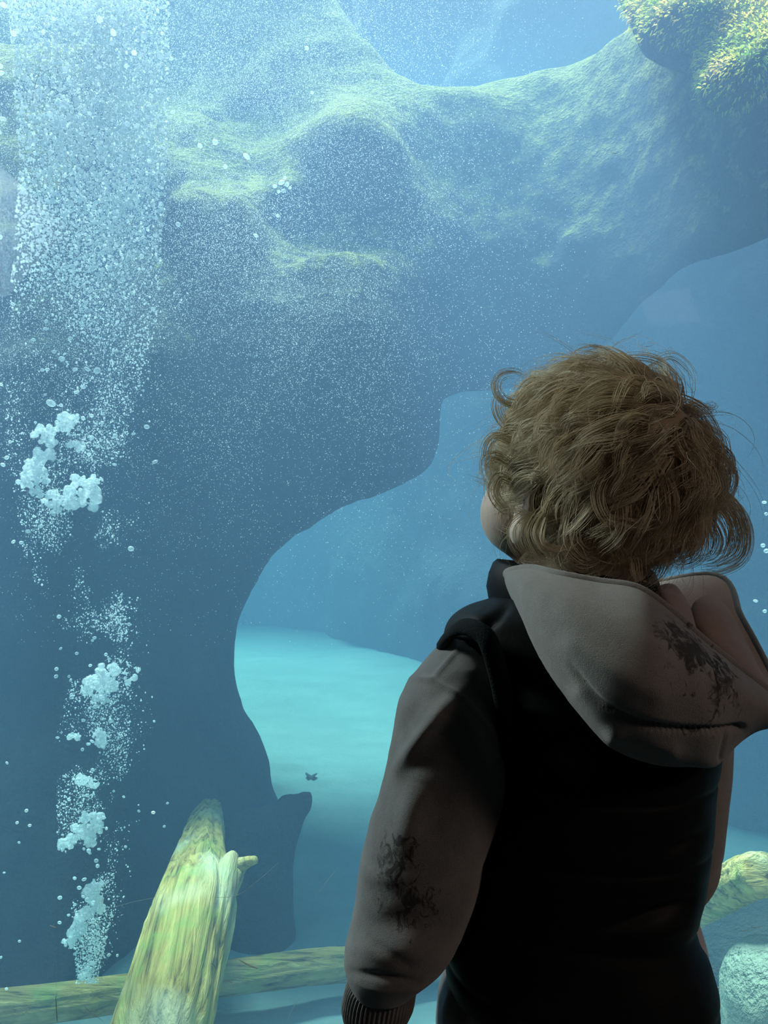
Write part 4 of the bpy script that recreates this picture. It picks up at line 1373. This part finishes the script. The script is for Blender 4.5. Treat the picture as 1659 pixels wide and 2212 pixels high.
WH = HC + np.array([0.048, -0.050, 0.042])      # whorl
roots = []
while len(roots) < 620:
    d = nrm(RNG.normal(0, 1, 3))
    p = HC + (d[0] * RA[0] + CO[0]) * hf + (d[1] * RA[1] + CO[1]) * hl + (d[2] * RA[2] + CO[2]) * hu
    a, b, c = to_local(p)
    if a > 0.045 and c < 0.045: continue                     # face
    if a > 0.012 and c < -0.018 and abs(b) > 0.03: continue  # cheeks
    if c < -0.052: continue
    if roots and np.min(np.linalg.norm(np.array(roots) - p, axis=1)) < 0.0058: continue
    roots.append(p)
roots = np.array(roots)
NP_ = 16
HV, HF, off = [], [], 0
aa = np.linspace(0, 2 * np.pi, 3, endpoint=False)


def strands(g, nst, spread, tipspread, rad, rs):
    """nst strands round guide g (NP,3)"""
    n = len(g)
    tg = nrm(np.gradient(g, axis=0))
    u = np.zeros_like(g); w = np.zeros_like(g)
    u0 = nrm(np.cross(tg[0], [0.31, 0.2, 0.93]))
    for i in range(n):
        u0 = nrm(u0 - tg[i] * (u0 @ tg[i])); u[i] = u0; w[i] = np.cross(tg[i], u0)
    s = np.linspace(0, 1, n)
    ang = rs.uniform(0, 2 * np.pi, nst); rr_ = np.sqrt(rs.random(nst))
    prof = spread * (1 - s) + tipspread * s + 0.0022 * np.sin(np.pi * s)
    ph_ = rs.uniform(0, 6.28, (nst, 2)); fz = rs.uniform(0.0002, 0.0011, (nst, 1))
    ox = rr_[:, None] * np.cos(ang)[:, None] * prof + fz * np.sin(5 * s[None] + ph_[:, :1]) * s
    oy = rr_[:, None] * np.sin(ang)[:, None] * prof + fz * np.cos(4 * s[None] + ph_[:, 1:]) * s
    pts = g[None] + ox[..., None] * u[None] + oy[..., None] * w[None]
    # individual lengths
    cut = rs.uniform(0.72, 1.0, nst)
    si = s[None] * cut[:, None] * (n - 1)
    i0 = np.minimum(si.astype(int), n - 2); fr_ = (si - i0)[..., None]
    k = np.arange(nst)[:, None]
    pts = pts[k, i0] * (1 - fr_) + pts[k, i0 + 1] * fr_
    ra = rad * (1 - 0.75 * s ** 2)[None] * rs.uniform(0.7, 1.2, nst)[:, None]
    ring = pts[:, :, None, :] + ra[..., None, None] * (np.cos(aa)[None, None, :, None] * u[None, :, None] + np.sin(aa)[None, None, :, None] * w[None, :, None])
    return ring            # nst, n, 3, 3


def add_strands(ring):
    global off
    k, n, m, _ = ring.shape
    base = grid_faces(n, m)
    q = base[None] + (np.arange(k) * n * m)[:, None, None] + off
    HV.append(ring.reshape(-1, 3)); HF.append(q.reshape(-1, 4)); off += k * n * m


def guide(p0, length, curl, turns, lift, flow_noise, rs, tip_out=0.0, n=NP_, grav=0.5):
    step = length / (n - 1)
    p = p0.copy(); pts = [p.copy()]
    nz_ = scalp_normal(p0)
    flow = p0 - WH
    flow = flow - nz_ * (flow @ nz_)
    if np.linalg.norm(flow) < 0.004: flow = rs.normal(0, 1, 3)
    d = nrm(nrm(flow) + flow_noise * rs.normal(0, 1, 3))
    layer = rs.uniform(0.03, 0.24)
    for i in range(1, n):
        s = i / (n - 1)
        nn2 = scalp_normal(p)
        d = d - nn2 * (d @ nn2) * 0.9
        d = nrm(d + np.array([0, 0, -grav * s * 0.35]) + nn2 * lift * (1 - s))
        p = p + d * step
        p = scalp_push(p, layer * min(1.0, s * 3.0))
        pts.append(p.copy())
    g = np.array(pts)
    s = np.linspace(0, 1, n)
    tg = nrm(np.gradient(g, axis=0)); nn3 = scalp_normal(g); bb = nrm(np.cross(tg, nn3))
    ph0 = rs.uniform(0, 6.28); sg = rs.choice([-1, 1])
    A = curl * s ** 1.2
    w = 2 * np.pi * turns * s ** 1.15
    g = g + (A * (np.cos(w + ph0) - 0.2))[:, None] * nn3 + (sg * A * 1.5 * np.sin(w + ph0))[:, None] * bb + (tip_out * s ** 3)[:, None] * nn3
    return scalp_push(g, 0.02 * np.ones(n))


rs = np.random.default_rng(21)
for p0 in roots:
    c = to_local(p0)
    low = np.clip((0.03 - c[2]) / 0.07, 0, 1)
    L = rs.uniform(0.050, 0.080) * (1.0 - 0.15 * low)
    g = guide(p0, L, rs.uniform(0.005, 0.013), rs.uniform(0.5, 1.3), rs.uniform(0.05, 0.35), 0.38, rs, tip_out=(rs.uniform(-0.002, 0.008) if low < 0.3 else rs.uniform(0.0, 0.012)) + 0.012 * low, grav=0.32)
    add_strands(strands(g, 22, 0.0050, 0.0028, 0.00030, rs))
# stray hairs and the curls that stand out against the water
for p0 in roots[rs.choice(len(roots), 260)]:
    g = guide(p0, rs.uniform(0.06, 0.10), rs.uniform(0.006, 0.018), rs.uniform(0.4, 1.4), rs.uniform(0.4, 1.0), 0.7, rs, tip_out=rs.uniform(0.0, 0.014))
    add_strands(strands(g, 2, 0.002, 0.004, 0.00020, rs))
curls = [
    ([(1135, 868, .79), (1095, 868, .785), (1072, 840, .78), (1082, 812, .78), (1112, 806, .78), (1134, 818, .785)], 26, .0035),
    ([(1110, 940, .78), (1080, 905, .775), (1072, 870, .775), (1090, 840, .78)], 18, .004),
    ([(1120, 960, .78), (1075, 940, .77), (1050, 965, .765), (1052, 1000, .765), (1075, 1010, .77)], 26, .004),
    ([(1110, 1010, .775), (1070, 985, .765), (1050, 1000, .76), (1060, 1040, .76), (1090, 1065, .765)], 26, .004),
    ([(1120, 1050, .77), (1080, 1030, .76), (1066, 1065, .76), (1090, 1100, .762), (1115, 1095, .765)], 24, .004),
    ([(1320, 790, .79), (1360, 768, .785), (1420, 775, .78), (1470, 810, .775), (1500, 850, .775)], 10, .003),
    ([(1400, 790, .80), (1450, 770, .80), (1490, 800, .80), (1512, 842, .80)], 8, .004),
    ([(1220, 800, .79), (1228, 775, .785), (1245, 778, .785), (1240, 800, .78)], 8, .003),
    ([(1530, 950, .80), (1560, 985, .80), (1580, 1015, .80), (1604, 1020, .80)], 8, .003),
    ([(1540, 1020, .80), (1580, 1020, .80), (1582, 1050, .80), (1560, 1075, .80)], 14, .004),
    ([(1530, 1080, .79), (1580, 1100, .785), (1604, 1150, .785), (1596, 1200, .785), (1555, 1225, .785), (1520, 1222, .785)], 70, .008),
    ([(1520, 1070, .78), (1565, 1090, .77), (1590, 1140, .77), (1580, 1190, .77), (1540, 1205, .77)], 70, .009),
    ([(1500, 1090, .77), (1540, 1120, .755), (1560, 1165, .755), (1545, 1205, .755), (1500, 1215, .76)], 44, .008),
    ([(1480, 1120, .76), (1510, 1160, .745), (1505, 1200, .745), (1470, 1215, .75), (1440, 1200, .75)], 40, .008),
    ([(1430, 1100, .74), (1470, 1140, .728), (1485, 1180, .73), (1460, 1205, .735), (1420, 1195, .735)], 36, .008),
    ([(1370, 1110, .735), (1400, 1160, .722), (1385, 1200, .725), (1345, 1195, .73)], 36, .008),
    ([(1300, 1110, .735), (1330, 1165, .722), (1345, 1195, .725), (1325, 1222, .73), (1300, 1212, .735)], 34, .007),
    ([(1240, 1110, .735), (1230, 1170, .725), (1260, 1205, .725), (1295, 1195, .73)], 36, .008),
    ([(1180, 1100, .745), (1150, 1150, .735), (1175, 1195, .735), (1215, 1195, .735), (1230, 1170, .735)], 40, .008),
    ([(1150, 1110, .755), (1118, 1140, .745), (1125, 1185, .745), (1165, 1205, .75)], 36, .007),
    ([(1200, 1180, .745), (1210, 1225, .74), (1250, 1250, .735), (1290, 1245, .735)], 30, .008),
    ([(1370, 1190, .735), (1372, 1225, .725), (1380, 1262, .72)], 20, .004),
    ([(1350, 1190, .735), (1362, 1225, .728), (1365, 1255, .722)], 18, .004),
    ([(1180, 1120, .73), (1172, 1165, .722), (1205, 1185, .72), (1245, 1170, .722), (1230, 1145, .725)], 14, .002),
    ([(1420, 930, .715), (1405, 990, .71), (1420, 1050, .708), (1440, 1100, .71)], 10, .003),
    ([(1480, 990, .73), (1510, 1040, .725), (1510, 1100, .725), (1480, 1150, .725)], 12, .003),
    ([(1330, 930, .71), (1290, 960, .705), (1250, 1010, .705), (1240, 1070, .71)], 16, .005),
    ([(1400, 850, .735), (1320, 830, .725), (1260, 860, .725), (1230, 920, .725)], 26, .006),
    ([(1380, 870, .725), (1300, 870, .715), (1240, 900, .718), (1215, 960, .72)], 26, .006),
    ([(1450, 860, .745), (1510, 890, .745), (1545, 950, .75), (1555, 1010, .755)], 26, .006)]
for pts_, nst, spd in curls:
    g = catmull([P(*c) for c in pts_], 22)
    add_strands(strands(g, nst, spd, spd * 0.8, 0.00028, rs))
HVa = np.concatenate(HV); HFa = np.concatenate(HF)
hair = obj('hair', HVa, HFa, M['hair'], kid)
hair['label'] = 'tousled curly blond hair'
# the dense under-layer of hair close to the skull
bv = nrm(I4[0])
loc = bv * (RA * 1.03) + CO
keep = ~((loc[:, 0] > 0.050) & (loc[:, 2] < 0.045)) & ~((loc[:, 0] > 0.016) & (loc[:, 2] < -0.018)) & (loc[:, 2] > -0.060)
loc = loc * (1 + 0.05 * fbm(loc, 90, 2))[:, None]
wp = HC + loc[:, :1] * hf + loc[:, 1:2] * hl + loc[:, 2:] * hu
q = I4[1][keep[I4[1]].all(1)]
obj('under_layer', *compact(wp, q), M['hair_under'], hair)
